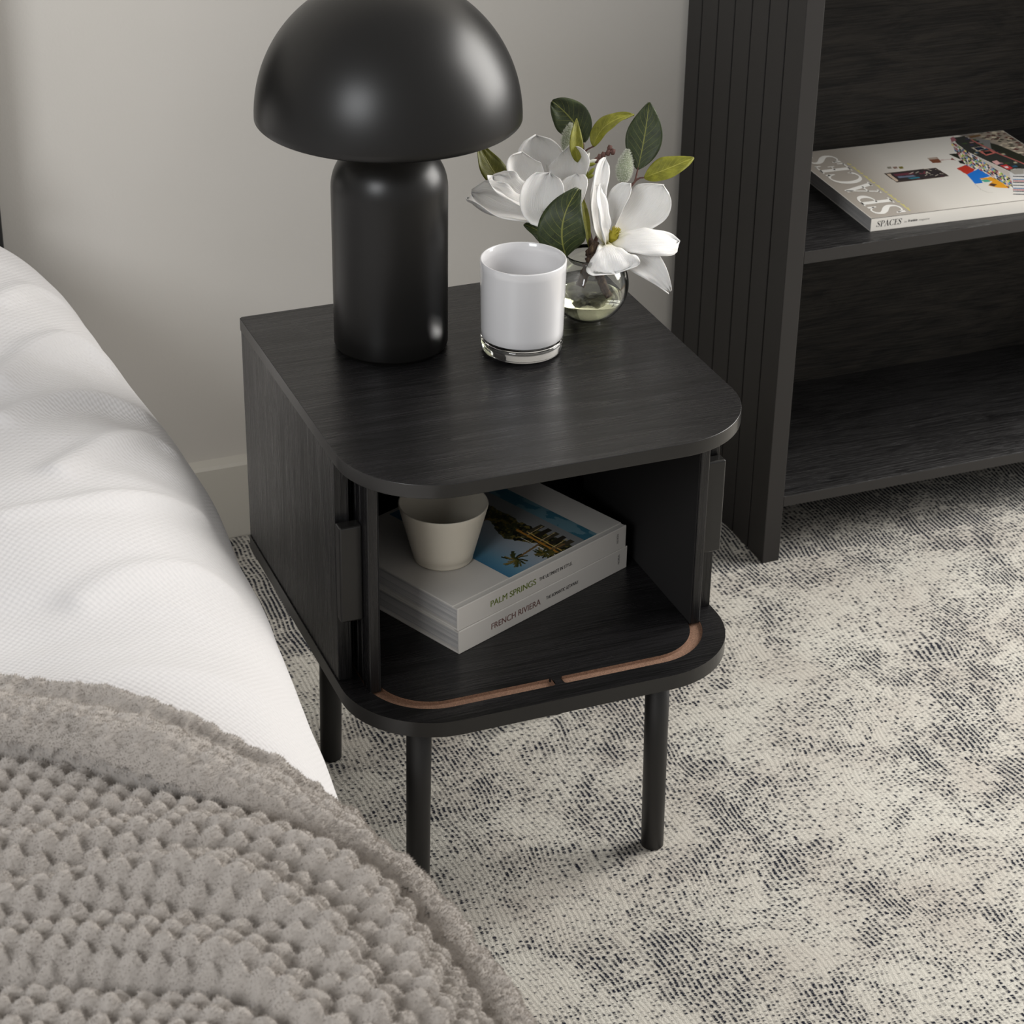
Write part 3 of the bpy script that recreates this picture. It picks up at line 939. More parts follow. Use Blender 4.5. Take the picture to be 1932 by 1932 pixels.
# ------------------------------------------------------------------ lettering
def text_mesh(s, size, bold=0.0):
    c = bpy.data.curves.new('txt', 'FONT')
    c.body = s; c.size = size; c.offset = 0.0
    o = bpy.data.objects.new('txt', c)
    COL.objects.link(o)
    bpy.context.view_layer.update()
    me = bpy.data.meshes.new_from_object(o.evaluated_get(bpy.context.evaluated_depsgraph_get()))
    bpy.data.objects.remove(o)
    if bold > 0.01:                                        # heavier strokes: the glyphs again, a hair to each side
        bm = bmesh.new(); bm.from_mesh(me)
        for dx in (-0.022, 0.022):
            m2 = me.copy(); m2.transform(Matrix.Translation((dx * size, 0, 0))); bm.from_mesh(m2); bpy.data.meshes.remove(m2)
        bm.to_mesh(me); bm.free()
    return me


def place_text(name, me, mat, parent, org, ux, uy, width=None, height=None):
    """lay flat glyphs at org with axes ux (reading) and uy (up); optionally scaled to width/height"""
    co = np.empty(len(me.vertices) * 3, np.float32); me.vertices.foreach_get('co', co); co = co.reshape(-1, 3)
    mn, mx = co.min(0), co.max(0)
    sx = width / (mx[0] - mn[0]) if width else 1.0
    sy = height / (mx[1] - mn[1]) if height else sx
    if not width: sx = sy
    q = np.array(org) + np.outer((co[:, 0] - mn[0]) * sx, ux) + np.outer((co[:, 1] - mn[1]) * sy, uy)
    me.vertices.foreach_set('co', q.astype(np.float32).ravel())
    me.update()
    return link_mesh(name, me, mat, parent)


def serif_word(word, thick=0.15, thin=0.035, slant=0.0, gap=0.09):
    """high-contrast serif capitals built from pen strokes; cap height 1"""
    V, F = [], []

    def quadstrip(pts, ws):
        pts = np.array(pts, float)
        st = len(V)
        for i in range(len(pts)):
            d = pts[min(i + 1, len(pts) - 1)] - pts[max(i - 1, 0)]
            d /= np.linalg.norm(d) + 1e-9
            n = np.array([-d[1], d[0]])
            w = ws[i] if hasattr(ws, '__len__') else ws
            V.append(pts[i] + n * w / 2); V.append(pts[i] - n * w / 2)
        for i in range(len(pts) - 1):
            F.append((st + 2 * i, st + 2 * i + 1, st + 2 * i + 3, st + 2 * i + 2))

    def arc(cx, cy, rx, ry, a0, a1, n=24):
        return [(cx + rx * math.cos(math.radians(a)), cy + ry * math.sin(math.radians(a))) for a in np.linspace(a0, a1, n)]

    def contrast(pts, lo=thin, hi=thick):
        pts = np.array(pts); out = []
        for i in range(len(pts)):
            d = pts[min(i + 1, len(pts) - 1)] - pts[max(i - 1, 0)]
            d = d / (np.linalg.norm(d) + 1e-9)
            out.append(lo + (hi - lo) * abs(d[1]) ** 1.6)
        return out

    x = 0.0
    for ch in word:
        if ch == 'S':
            c = catmull([(x + .50, .78), (x + .40, .93), (x + .26, .975), (x + .12, .90), (x + .09, .75), (x + .20, .60), (x + .36, .46), (x + .47, .30), (x + .43, .10), (x + .27, .025), (x + .11, .08), (x + .03, .25)], 6)
            n = len(c); ws = [thin + (thick * 1.1 - thin) * math.exp(-((i / (n - 1) - .5) / .2) ** 2) for i in range(n)]
            quadstrip(c, ws)
            quadstrip([(x + .51, .70), (x + .49, .99)], [thin * 1.2, thin * 2.2]); quadstrip([(x + .02, .31), (x + .035, .01)], [thin * 1.2, thin * 2.2])
            x += .54
        elif ch == 'P':
            quadstrip([(x + .17, 0), (x + .17, 1)], thick)
            c = [(x + .17, .975)] + arc(x + .30, .735, .29, .24, 90, -90) + [(x + .17, .495)]
            quadstrip(c, contrast(c))
            quadstrip([(x, .0175), (x + .36, .0175)], thin); quadstrip([(x, .9825), (x + .2, .9825)], thin)
            x += .62
        elif ch == 'A':
            quadstrip([(x + .38, .98), (x + .10, 0.0)], thin * 1.3); quadstrip([(x + .345, 1.0), (x + .64, 0.0)], thick)
            quadstrip([(x + .18, .34), (x + .54, .34)], thin)
            quadstrip([(x, .0175), (x + .22, .0175)], thin); quadstrip([(x + .50, .0175), (x + .79, .0175)], thin)
            x += .77
        elif ch == 'C':
            c = arc(x + .40, .5, .37, .485, 48, 318, 40)
            quadstrip(c, contrast(c))
            quadstrip([(x + .655, .70), (x + .64, 1.0)], [thin, thin * 2.2]); quadstrip([(x + .655, .12), (x + .67, .24)], [thin, thin])
            x += .70
        elif ch == 'E':
            quadstrip([(x + .17, 0), (x + .17, 1)], thick)
            quadstrip([(x, .0175), (x + .55, .0175)], thin); quadstrip([(x, .9825), (x + .52, .9825)], thin); quadstrip([(x + .17, .51), (x + .42, .51)], thin)
            quadstrip([(x + .56, .22), (x + .545, .0)], [thin, thin * 2]); quadstrip([(x + .53, .80), (x + .515, 1.0)], [thin, thin * 2]); quadstrip([(x + .42, .40), (x + .42, .62)], thin)
            x += .58
        x += gap
    V = np.array(V)
    V[:, 0] += V[:, 1] * slant
    return mesh_np('serif', np.c_[V, np.zeros(len(V))], np.array(F))


# ------------------------------------------------------------------ printed covers: flat print as coloured cells
class Raster:
    def __init__(self, org, ux, uy, w, h, res, bg):
        self.o, self.ux, self.uy, self.w, self.h = np.array(org), np.array(ux), np.array(uy), w, h
        self.nx, self.ny = int(w / res), int(h / res)
        self.c = np.zeros((self.ny, self.nx, 3)); self.c[:] = srgb(*bg)[:3]
        gx, gy = np.meshgrid((np.arange(self.nx) + .5) / self.nx * w, (np.arange(self.ny) + .5) / self.ny * h)
        self.gx, self.gy = gx, gy

    def uv(self, px, py):
        q = on_plane(px, py, 2, self.o[2]) - self.o
        return float(q @ self.ux), float(q @ self.uy)

    def inside(self, pts):
        m = np.zeros(self.gx.shape, bool)
        n = len(pts)
        for i in range(n):
            x1, y1 = pts[i]; x2, y2 = pts[(i + 1) % n]
            if y1 == y2: continue
            c = ((y1 > self.gy) != (y2 > self.gy)) & (self.gx < (x2 - x1) * (self.gy - y1) / (y2 - y1) + x1)
            m ^= c
        return m

    def poly(self, pix, col, uv=False, alpha=1.0):
        pts = pix if uv else [self.uv(*p) for p in pix]
        m = self.inside(pts)
        self.c[m] = self.c[m] * (1 - alpha) + np.array(srgb(*col)[:3]) * alpha
        return m

    def line(self, pix, w, col, uv=False):
        pts = [np.array(p if uv else self.uv(*p)) for p in pix]
        for a, b in zip(pts[:-1], pts[1:]):
            d = (b - a) / (np.linalg.norm(b - a) + 1e-9); n = np.array([-d[1], d[0]]) * w / 2
            self.poly([a + n, b + n, b - n, a - n], col, True)

    def build(self, name, parent):
        xs = np.linspace(0, self.w, self.nx + 1); ys = np.linspace(0, self.h, self.ny + 1)
        X_, Y_ = np.meshgrid(xs, ys)
        V = self.o + X_.reshape(-1, 1) * self.ux + Y_.reshape(-1, 1) * self.uy
        i, j = np.meshgrid(np.arange(self.nx), np.arange(self.ny))
        a = (j * (self.nx + 1) + i).ravel()
        F = np.c_[a, a + 1, a + self.nx + 2, a + self.nx + 1]
        me = mesh_np(name, V, F)
        at = me.color_attributes.new('print', 'FLOAT_COLOR', 'CORNER')
        cc = np.repeat(np.c_[self.c.reshape(-1, 3), np.ones(self.nx * self.ny)], 4, 0).astype(np.float32)
        at.data.foreach_set('color', cc.ravel())
        return link_mesh(name, me, M['print'], parent)


# ------------------------------------------------------------------ books in the bedside table
def obox(name, org, ux, uy, a, b, z0, z1, mat, parent, bev=0.0):
    """oriented box: a..b in (ux, uy) plan coordinates"""
    me = box_mesh(name, (a[0], a[1], 0), (b[0], b[1], z1 - z0), bev)
    m4 = Matrix(((ux[0], uy[0], 0, org[0]), (ux[1], uy[1], 0, org[1]), (0, 0, 1, z0), (0, 0, 0, 1)))
    me.transform(m4)
    return link_mesh(name, me, mat, parent)


def hard_book(corner, ang, L, DP, z, th, label, title, sub, ink, first):
    ux = np.array([math.cos(ang), math.sin(ang), 0]); uy = np.array([-math.sin(ang), math.cos(ang), 0])
    org = np.array([corner[0], corner[1], z])
    bk = thing('coffee_table_book', label, 'book', tuple(org + ux * L / 2 + uy * DP / 2), 'books in the bedside table')
    ct = 0.0026
    obox('back_cover', org, ux, uy, (0, 0.0022), (L, DP), z, z + ct, M['cover'], bk, 0.0007)
    cf = obox('front_cover', org, ux, uy, (0, 0.0085), (L, DP), z + th - ct, z + th, M['cover'], bk, 0.0007)
    obox('hinge', org, ux, uy, (0.0005, 0.002), (L - 0.0005, 0.0088), z + th - ct, z + th - 0.0011, M['cover'], bk)
    obox('pages', org, ux, uy, (0.0035, 0.0024), (L - 0.0035, DP - 0.004), z + ct + 0.0001, z + th - ct - 0.0001, M['pages'], bk)
    sp_ = obox('spine', org, ux, uy, (0, 0), (L, 0.0024), z, z + th, M['cover'], bk, 0.0008)
    zz = np.array([0, 0, 1.0])
    p0 = org - uy * 0.00015
    place_text('title_lettering', text_mesh(title, 1.0, 0.014), ink, sp_, p0 + ux * first[0] + zz * th * 0.36, ux, zz, first[1], th * 0.27)
    place_text('subtitle_lettering', text_mesh(sub, 1.0, 0.02), M['ink_black'], sp_, p0 + ux * first[2] + zz * th * 0.43, ux, zz, first[3], th * 0.15)
    place_text('publisher_lettering', text_mesh('NOKON', 1.0, 0.004), M['ink_black'], sp_, p0 + ux * (L - 0.0165) + zz * th * 0.77, -zz, ux, th * 0.42, 0.0032)
    return bk, cf, org, ux, uy


ang = math.atan2(-0.2299 + 0.3391, 0.3950 - 0.1426)
BL = 0.2752
TH = 0.0292
b1 = hard_book((0.1426, -0.3391), ang, BL, 0.215, ZB, TH, 'pale grey hardback titled French Riviera, under the other book', 'FRENCH RIVIERA', 'THE ROMANTIC GETAWAY.', M['ink_mauve'], (0.050, 0.079, 0.138, 0.054))
ang2 = ang - 0.006
b2 = hard_book((0.1416, -0.3378), ang2, BL - 0.003, 0.215, ZB + TH, TH, 'pale grey hardback titled Palm Springs with palm photo, under the cream cup', 'PALM SPRINGS', 'THE ULTIMATE IN STYLE.', M['ink_green'], (0.050, 0.072, 0.127, 0.054))
bk, cf, org, ux, uy = b2
ztop = ZB + 2 * TH + 0.00012
# the photograph printed on the front cover, turned a quarter (its sky towards the left)
ph0, ph1 = 0.088, 0.232
R_ = Raster(np.array([org[0], org[1], ztop]) + ux * ph0 + uy * 0.0090, ux, uy, ph1 - ph0, 0.200, 0.0008, (150, 170, 186))
fx = R_.gx / R_.w; fy = R_.gy / R_.h
sky = np.stack([np.interp(fx, [0, .12, .35, .6, 1], [srgb(*c)[k] for c in ((62, 112, 142), (92, 134, 156), (150, 162, 172), (176, 178, 180), (150, 158, 162))]) for k in range(3)], -1)
R_.c[:] = sky
wv = 0.05 * np.sin(R_.gy * 70) + 0.10 * fnoise(R_.gy * 60, R_.gx * 60, 3)
m = (fx > 0.46 + wv * 0.8) & (fx < 0.72 + wv)
R_.c[m] = srgb(58, 60, 40)[:3]
m2 = m & (fnoise(R_.gx * 300, R_.gy * 300, 5) > 0.12); R_.c[m2] = srgb(112, 100, 52)[:3]
m3 = m & (fnoise(R_.gx * 260, R_.gy * 260, 9) > 0.2); R_.c[m3] = srgb(30, 32, 26)[:3]
m = (fx > 0.70 + wv * .4) & (fx < 0.86); R_.c[m] = srgb(132, 134, 134)[:3]
m = (fx > 0.85); R_.c[m] = srgb(60, 110, 128)[:3]
m = (fx > 0.85) & (fnoise(R_.gx * 120, R_.gy * 60, 2) > 0.1); R_.c[m] = srgb(104, 140, 152)[:3]
for k in range(5):                                        # house: timber beams and glass
    yy = 0.006 + k * 0.012
    R_.poly([(0.078, yy), (0.112, yy), (0.112, yy + 0.007), (0.078, yy + 0.007)], (46, 42, 34) if k % 2 else (70, 64, 50), True)
R_.line([(0.080, 0.002), (0.083, 0.072)], 0.0035, (176, 124, 52), True)
R_.line([(0.086, 0.002), (0.088, 0.060)], 0.0016, (208, 170, 96), True)
R_.line([(0.074, 0.0), (0.073, 0.055)], 0.0010, (214, 210, 200), True)
for k in range(3): R_.line([(0.083, 0.014 + 0.02 * k), (0.110, 0.016 + 0.02 * k)], 0.0012, (190, 170, 120), True)


def palm(cx, cy, r, tx, ty, seed):
    rs = np.random.default_rng(seed)
    R_.line([(cx, cy), (tx, ty)], 0.003, (122, 96, 62), True)
    for i in range(26):
        a = rs.uniform(0, 2 * math.pi); l = r * rs.uniform(.6, 1.1)
        p1 = (cx + l * math.cos(a), cy + l * math.sin(a)); pm = (cx + l * .5 * math.cos(a + .25), cy + l * .5 * math.sin(a + .25))
        R_.line([(cx, cy), pm, p1], 0.0022, [(58, 62, 32), (84, 80, 40), (40, 44, 26), (118, 104, 56)][i % 4], True)


palm(0.034, 0.024, 0.017, 0.078, 0.030, 1)
palm(0.068, 0.012, 0.013, 0.100, 0.010, 2)
palm(0.030, 0.120, 0.020, 0.080, 0.112, 3)
palm(0.018, 0.165, 0.018, 0.080, 0.150, 4)
R_.build('cover_photograph', cf)

# ------------------------------------------------------------------ ceramic cup on the books
CX, CY, CZ = 0.1656, -0.226, ZB + 2 * TH + 0.0002
cup = thing('ceramic_cup', 'cream ceramic cup with tapered sides standing on the stacked books', 'cup', (CX, CY, CZ))
prof = [(0, CZ), (0.030, CZ), (0.0335, CZ + 0.0010), (0.0342, CZ + 0.0028), (0.0344, CZ + 0.0066), (0.0350, CZ + 0.0072)]
for i in range(1, 9):
    s = i / 8
    prof.append((0.0350 + (0.0509 - 0.0350) * s, CZ + 0.0072 + 0.0625 * s))
prof += [(0.0508, CZ + 0.0708), (0.0500, CZ + 0.0714), (0.0490, CZ + 0.0706)]
for i in range(1, 8):
    s = i / 7
    prof.append((0.0488 + (0.0322 - 0.0488) * s, CZ + 0.069 + (0.006 - 0.069) * s))
prof += [(0, CZ + 0.005)]
link_mesh('cup_body', lathe_mesh('cup_body', prof, CX, CY, 72), M['ceramic'], cup, True)

# ------------------------------------------------------------------ magazine on the shelf
MT = 0.0192
zt = ZS + MT
pa, pb = on_plane(1644.5, 412.6, 2, zt), on_plane(1932, 377.5, 2, zt)
mux = pb - pa; mux[2] = 0; mux /= np.linalg.norm(mux); muy = np.array([-mux[1], mux[0], 0])
morg = np.array([pa[0], pa[1], ZS])
ML = float((on_plane(1880, 238, 2, zt) - pa) @ mux); MD = float((on_plane(1880, 238, 2, zt) - pa) @ muy)
MD = min(MD, 0.262)
mag = thing('magazine', 'thick white softcover magazine titled Spaces lying on the middle shelf', 'magazine', tuple(morg + mux * ML / 2 + muy * MD / 2))
obox('back_cover', morg, mux, muy, (0, 0), (ML, MD), ZS + 0.0001, ZS + 0.0007, M['mag_white'], mag)
obox('pages', morg, mux, muy, (0.0006, 0.0009), (ML - 0.0006, MD - 0.0006), ZS + 0.0008, zt - 0.0009, M['pages'], mag)
msp = obox('spine', morg, mux, muy, (0, 0), (ML, 0.0008), ZS + 0.0001, zt - 0.0001, M['mag_white'], mag)
mc = obox('front_cover', morg, mux, muy, (0, 0), (ML, MD), zt - 0.0008, zt - 0.0001, M['mag_white'], mag)
Q = Raster(np.array([morg[0], morg[1], zt]) + mux * 0.0012 + muy * 0.0012, mux, muy, ML - 0.002, MD - 0.002, 0.00105, (212, 207, 198))
g = np.interp(Q.gx / Q.w, [0, .18, .34, .6], [0, .1, .75, 1])[..., None]
Q.c[:] = np.array(srgb(172, 164, 154)[:3]) * (1 - g) + np.array(srgb(224, 220, 212)[:3]) * g
K = lambda x, y: (1740 + x / 10.0625, 200 + y / 10.0625)
# wall hanging and rug at the top of the picture
Q.poly([K(640, 470), K(1390, 380), K(2060, 790), K(2060, 1120), K(1440, 920), K(830, 580), K(660, 560)], (128, 120, 112))
mk = Q.poly([K(900, 440), K(1390, 380), K(2060, 790), K(2060, 1000), K(1440, 740), K(1000, 560)], (150, 140, 126))
for i in range(170):
    x, y = rng.uniform(950, 2000), rng.uniform(390, 1000)
    u_, v_ = Q.uv(*K(x, y)); s_ = rng.uniform(.003, .006)
    ii, jj = int(u_ / Q.w * Q.nx), int(v_ / Q.h * Q.ny)
    if 0 <= ii < Q.nx and 0 <= jj < Q.ny and mk[jj, ii]:
        Q.poly([(u_ - s_, v_), (u_, v_ + s_ * .7), (u_ + s_, v_), (u_, v_ - s_ * .7)], [(92, 50, 46), (206, 196, 174), (74, 72, 62), (180, 168, 146)][i % 4], True)
Q.poly([K(620, 480), K(820, 460), K(850, 550), K(670, 560)], (100, 98, 96))
Q.poly([K(870, 570), K(1090, 540), K(1120, 570), K(920, 610)], (110, 82, 52))
Q.poly([K(1290, 700), K(1440, 740), K(2060, 1000), K(2060, 1160), K(1500, 900), K(1310, 810)], (44, 46, 36))
Q.poly([K(930, 630), K(1280, 640), K(1310, 810), K(1180, 760)], (122, 122, 120))
# patchwork sofa: dark seat, light chequered front
seat = [K(600, 600), K(800, 570), K(1190, 770), K(1500, 900), K(2060, 1150), K(2060, 1400), K(1640, 1230), K(1250, 1050), K(850, 860), K(640, 700)]
ms = Q.poly(seat, (52, 54, 50))
for i in range(90):
    x, y = rng.uniform(620, 2050), rng.uniform(580, 1390)
    u_, v_ = Q.uv(*K(x, y)); a_, b_ = rng.uniform(.004, .009), rng.uniform(.003, .006)
    ii, jj = int(u_ / Q.w * Q.nx), int(v_ / Q.h * Q.ny)
    if 0 <= ii < Q.nx and 0 <= jj < Q.ny and ms[jj, ii]:
        Q.poly([(u_, v_), (u_ + a_, v_ + b_ * .2), (u_ + a_, v_ - b_), (u_, v_ - b_)], [(30, 34, 44), (66, 86, 52), (42, 84, 110), (158, 120, 118), (36, 34, 32), (176, 168, 140), (60, 56, 84)][i % 7], True)
Q.poly([K(530, 610), K(590, 580), K(650, 650), K(560, 690)], (160, 100, 108))
Q.poly([K(920, 790), K(1130, 770), K(1220, 800), K(1060, 860)], (196, 184, 168)); Q.poly([K(970, 790), K(1120, 775), K(1190, 810), K(1060, 845)], (30, 40, 60))
Q.poly([K(1080, 860), K(1310, 840), K(1400, 890), K(1210, 945)], (196, 110, 100)); Q.poly([K(1140, 865), K(1290, 850), K(1340, 890), K(1210, 920)], (34, 36, 34))
Q.line([K(930, 640), K(1180, 770), K(1440, 900), K(1720, 1010), K(2060, 1150)], 0.0035, (170, 96, 90))
Q.poly([K(1320, 1050), K(1420, 1030), K(1490, 1090), K(1420, 1120)], (216, 168, 166)); Q.poly([K(1470, 1130), K(1600, 1110), K(1720, 1180), K(1640, 1215)], (190, 56, 58)); Q.poly([K(1540, 1150), K(1610, 1140), K(1650, 1170), K(1590, 1185)], (230, 200, 200))
front = [K(540, 690), K(640, 710), K(850, 870), K(1250, 1060), K(1640, 1240), K(1760, 1400), K(1760, 1560), K(1560, 1530), K(1200, 1250), K(850, 1130), K(690, 950), K(600, 800)]
mf = Q.poly(front, (196, 188, 178))
pal = [(44, 92, 148), (26, 30, 44), (214, 196, 182), (176, 52, 60), (230, 226, 218), (226, 212, 92), (150, 196, 60), (40, 40, 44), (226, 172, 170), (92, 150, 196), (236, 232, 224)]
for i in range(9):
    for j in range(34):
        x = 560 + j * 36 + i * 10; y = 690 + j * 22.5 + i * 42
        u_, v_ = Q.uv(*K(x, y))
        ii, jj = int(u_ / Q.w * Q.nx), int(v_ / Q.h * Q.ny)
        if 0 <= ii < Q.nx and 0 <= jj < Q.ny and mf[jj, ii]:
            c = pal[(i * 5 + j * 7 + (i * j) % 3) % len(pal)]
            Q.poly([K(x - 22, y - 16), K(x + 18, y - 2), K(x + 40, y + 34), K(x - 2, y + 22)], (22, 24, 30) if (i + j) % 3 == 0 else c)
            Q.poly([K(x - 10, y - 8), K(x + 12, y), K(x + 24, y + 22), K(x, y + 14)], c)
Q.poly([K(1650, 1250), K(1740, 1190), K(2060, 1190), K(2060, 1690), K(1800, 1680), K(1740, 1620)], (206, 206, 204))
for i in range(13):
    y = 1330 + i * 28
    Q.poly([K(1720, y), K(2060, y + 6), K(2060, y + 22), K(1725, y + 14)], [(30, 34, 44), (232, 228, 222), (40, 110, 160), (182, 60, 66), (24, 26, 30), (224, 220, 212)][i % 6])
Q.poly([K(1650, 1240), K(1740, 1200), K(1930, 1190), K(1930, 1290), K(1760, 1300)], (160, 156, 148))
# cushions, lamp and swatches
Q.poly([K(650, 1185), K(820, 1120), K(1000, 1200), K(970, 1240), K(860, 1310)], (190, 58, 42))
Q.poly([K(845, 1300), K(1060, 1195), K(1300, 1330), K(1110, 1380), K(1150, 1460), K(1000, 1475)], (36, 116, 206))
Q.poly([K(1080, 1380), K(1310, 1345), K(1540, 1470), K(1640, 1560), K(1430, 1550), K(1250, 1510), K(1330, 1430)], (226, 158, 44))
Q.poly([K(1110, 1410), K(1230, 1390), K(1310, 1430), K(1200, 1450)], (80, 166, 140))
Q.poly([K(1255, 1500), K(1320, 1465), K(1420, 1490), K(1360, 1530)], (78, 58, 52))
Q.line([K(1000, 1480), K(1120, 1590), K(1240, 1640), K(1340, 1645)], 0.0012, (190, 186, 176))
Q.poly([K(95, 990), K(280, 970), K(370, 1070), K(200, 1085)], (122, 74, 52)); Q.poly([K(95, 990), K(270, 970), K(300, 1000), K(120, 1020)], (176, 160, 146))
Q.line([K(330, 1030), K(560, 1010)], 0.0014, (150, 70, 64)); Q.poly([K(540, 1020), K(560, 985), K(640, 1030)], (130, 50, 50))
Q.poly([K(500, 915), K(660, 900), K(740, 1020)], (40, 42, 34)); Q.poly([K(680, 1040), K(760, 1030), K(830, 1110), K(720, 1090)], (36, 36, 34))
S_ = lambda x, y: (1500 + x / 4.472, 200 + y / 4.472)
Q.poly([S_(750, 568), S_(1185, 520), S_(1305, 592), S_(855, 645)], (70, 60, 54))
mp_ = Q.poly([S_(790, 572), S_(1175, 528), S_(1270, 588), S_(858, 633)], (56, 50, 52))
Q.poly([S_(770, 572), S_(800, 570), S_(875, 632), S_(850, 636)], (196, 176, 156))
Q.poly([S_(830, 575), S_(990, 560), S_(1010, 575), S_(850, 592)], (104, 54, 66)); Q.poly([S_(860, 596), S_(1000, 582), S_(1020, 594), S_(880, 608)], (108, 118, 140)); Q.poly([S_(950, 606), S_(1040, 597), S_(1060, 608), S_(980, 616)], (52, 122, 142))
for i in range(26):
    x, y = rng.uniform(1000, 1270), rng.uniform(528, 610)
    Q.line([S_(x, y), S_(x + rng.uniform(-40, 40), y + rng.uniform(-22, 22))], 0.0014, [(196, 186, 170), (126, 60, 70), (30, 28, 30), (196, 186, 170)][i % 4])
for i, c in enumerate(((136, 132, 118), (140, 116, 104), (120, 112, 44))):
    x = 772 + i * 50
    Q.poly([S_(x, 514), S_(x + 34, 510), S_(x + 46, 526), S_(x + 14, 531)], c)
# faint printed lines of small type beside the big title
for i in range(46):
    a = 0.010 + i * 0.0042
    if i % 9 in (7,): continue
    Q.poly([(0.0625, a), (0.0625 + 0.0020 + 0.0014 * ((i * 7) % 3) / 2, a), (0.0625 + 0.0020 + 0.0014 * ((i * 7) % 3) / 2, a + 0.003), (0.0625, a + 0.003)], (214, 204, 118), True)
Q.build('cover_picture', mc)
zz = np.array([0, 0, 1.0])
place_text('title_lettering', serif_word('SPACES', 0.17, 0.05), M['ink_white'], mc, np.array([morg[0], morg[1], zt + 0.0002]) + mux * 0.0590 + muy * 0.0085, muy, -mux, 0.232, 0.0480)
ms0 = morg - muy * 0.00015
place_text('spine_title', serif_word('SPACES', slant=0.12), M['ink_black'], msp, ms0 + mux * 0.0085 + zz * 0.0058, mux, zz, 0.0385, 0.0090)
place_text('spine_byline', text_mesh('by', 1.0), M['ink_grey'], msp, ms0 + mux * 0.0515 + zz * 0.0070, mux, zz, 0.004, 0.0030)
place_text('spine_byline', text_mesh('frankie', 1.0, 0.012), M['ink_black'], msp, ms0 + mux * 0.0570 + zz * 0.0078, mux, zz, 0.0145, 0.0036)
place_text('spine_byline', text_mesh('magazine', 1.0), M['ink_grey'], msp, ms0 + mux * 0.0735 + zz * 0.0068, mux, zz, 0.0165, 0.0036)

# ------------------------------------------------------------------ bed
BX, BZT, BZM, BZR = -0.34, 0.585, 0.40, 0.185
SIL = [(0.45, -0.168), (0.43, -0.150), (0.33, -0.125), (0.11, -0.104), (-0.02, -0.090), (-0.165, -0.0855), (-0.25, -0.089), (-0.33, -0.098), (-0.40, -0.0955), (-0.51, -0.107), (-0.66, -0.120), (-0.80, -0.133), (-0.95, -0.130), (-1.05, -0.120), (-1.25, -0.112), (-1.8, -0.11)]
sy = np.array([s[0] for s in SIL][::-1]); sxx = np.array([s[1] for s in SIL][::-1])


def edge_x(y):
    k = 0.03
    return (np.interp(y - k, sy, sxx) + np.interp(y, sy, sxx) + np.interp(y + k, sy, sxx)) / 3 + 0.0125


QA = math.pi / 2 * 0.22


def bed_surf(q, y):
    q = np.asarray(q, float); y = np.asarray(y, float)
    a = edge_x(y) - BX
    th = np.clip(q / 0.22, 0, math.pi / 2)
    x = BX + np.where(q <= 0, q, a * np.sin(th))
    z = np.where(q <= 0, BZT + 0.0, BZM + BZR * np.cos(th))
    dn = np.maximum(q - QA, 0)
    x = x + dn * 0.07
    z = z - dn
    return np.stack([x, np.broadcast_to(y, x.shape), z], -1)


def bed_inside(p):
    x, y, z = p
    ex = float(edge_x(y))
    if z > BZT: return 1.0 + z
    if x <= BX: return (z - BZT)
    if z >= BZM: return ((x - BX) / (ex - BX)) ** 2 + ((z - BZM) / BZR) ** 2 - 1
    return (x - ex - (BZM - z) * 0.07) * 5


def bed_uv(px, py):
    d = ray(px, py)
    best = (9, None)
    for s in np.arange(1.15, 3.2, 0.002):
        p = CAM + d * s
        f = bed_inside(p)
        if f < best[0]:
            best = (f, p)
        if f <= 0: break
    p = best[1]
    x, y, z = p
    if x <= BX: return (x - BX, y)
    if z >= BZM: return (0.22 * math.atan2((x - BX) / (float(edge_x(y)) - BX), (z - BZM) / BZR), y)
    return (QA + BZM - z, y)


def polydist(q, y, line):
    """distance from grid points to a polyline in (q, y) space and the sign of the side"""
    best = np.full(q.shape, 9.0); sg = np.ones(q.shape)
    L_ = [np.array(l, float) for l in line]
    for a, b in zip(L_[:-1], L_[1:]):
        ab = b - a
        t_ = np.clip(((q - a[0]) * ab[0] + (y - a[1]) * ab[1]) / (ab @ ab), 0, 1)
        dx, dy = q - a[0] - t_ * ab[0], y - a[1] - t_ * ab[1]
        d = np.hypot(dx, dy)
        m_ = d < best
        best = np.where(m_, d, best)
        sg = np.where(m_, np.sign(ab[0] * dy - ab[1] * dx), sg)
    return best, sg


def surf_offset(q, y, h):
    e = 1e-3
    p = bed_surf(q, y)
    du = bed_surf(q + e, y) - bed_surf(q - e, y); dv = bed_surf(q, y + e) - bed_surf(q, y - e)
    n = np.cross(du, dv); n /= np.linalg.norm(n, axis=-1)[..., None]
    return p + n * h[..., None], n


def grid_faces(nr, nc):
    i, j = np.meshgrid(np.arange(nc - 1), np.arange(nr - 1))
    a = (j * nc + i).ravel()
    return np.c_[a, a + 1, a + nc + 1, a + nc]


bed = thing('bed', 'bed with a dark headboard standing against the wall beside the table', 'bed', (-0.98, -0.60, 0.0))
box('headboard', (-1.80, 0.440, 0.0), (-0.1885, 0.492, 1.05), M['headboard'], bed, 0.006)
box('bed_frame', (-1.78, -1.66, 0.16), (-0.24, 0.438, 0.24), M['headboard'], bed, 0.004)
for lx in (-1.72, -0.32):
    for ly in (-1.58, 0.34):
        box('leg', (lx, ly, 0.0), (lx + 0.05, ly + 0.05, 0.16), M['headboard'], bed, 0.002)
box('mattress', (-1.76, -1.64, 0.2402), (-0.25, 0.425, 0.50), M['mattress'], bed, 0.05, 4)

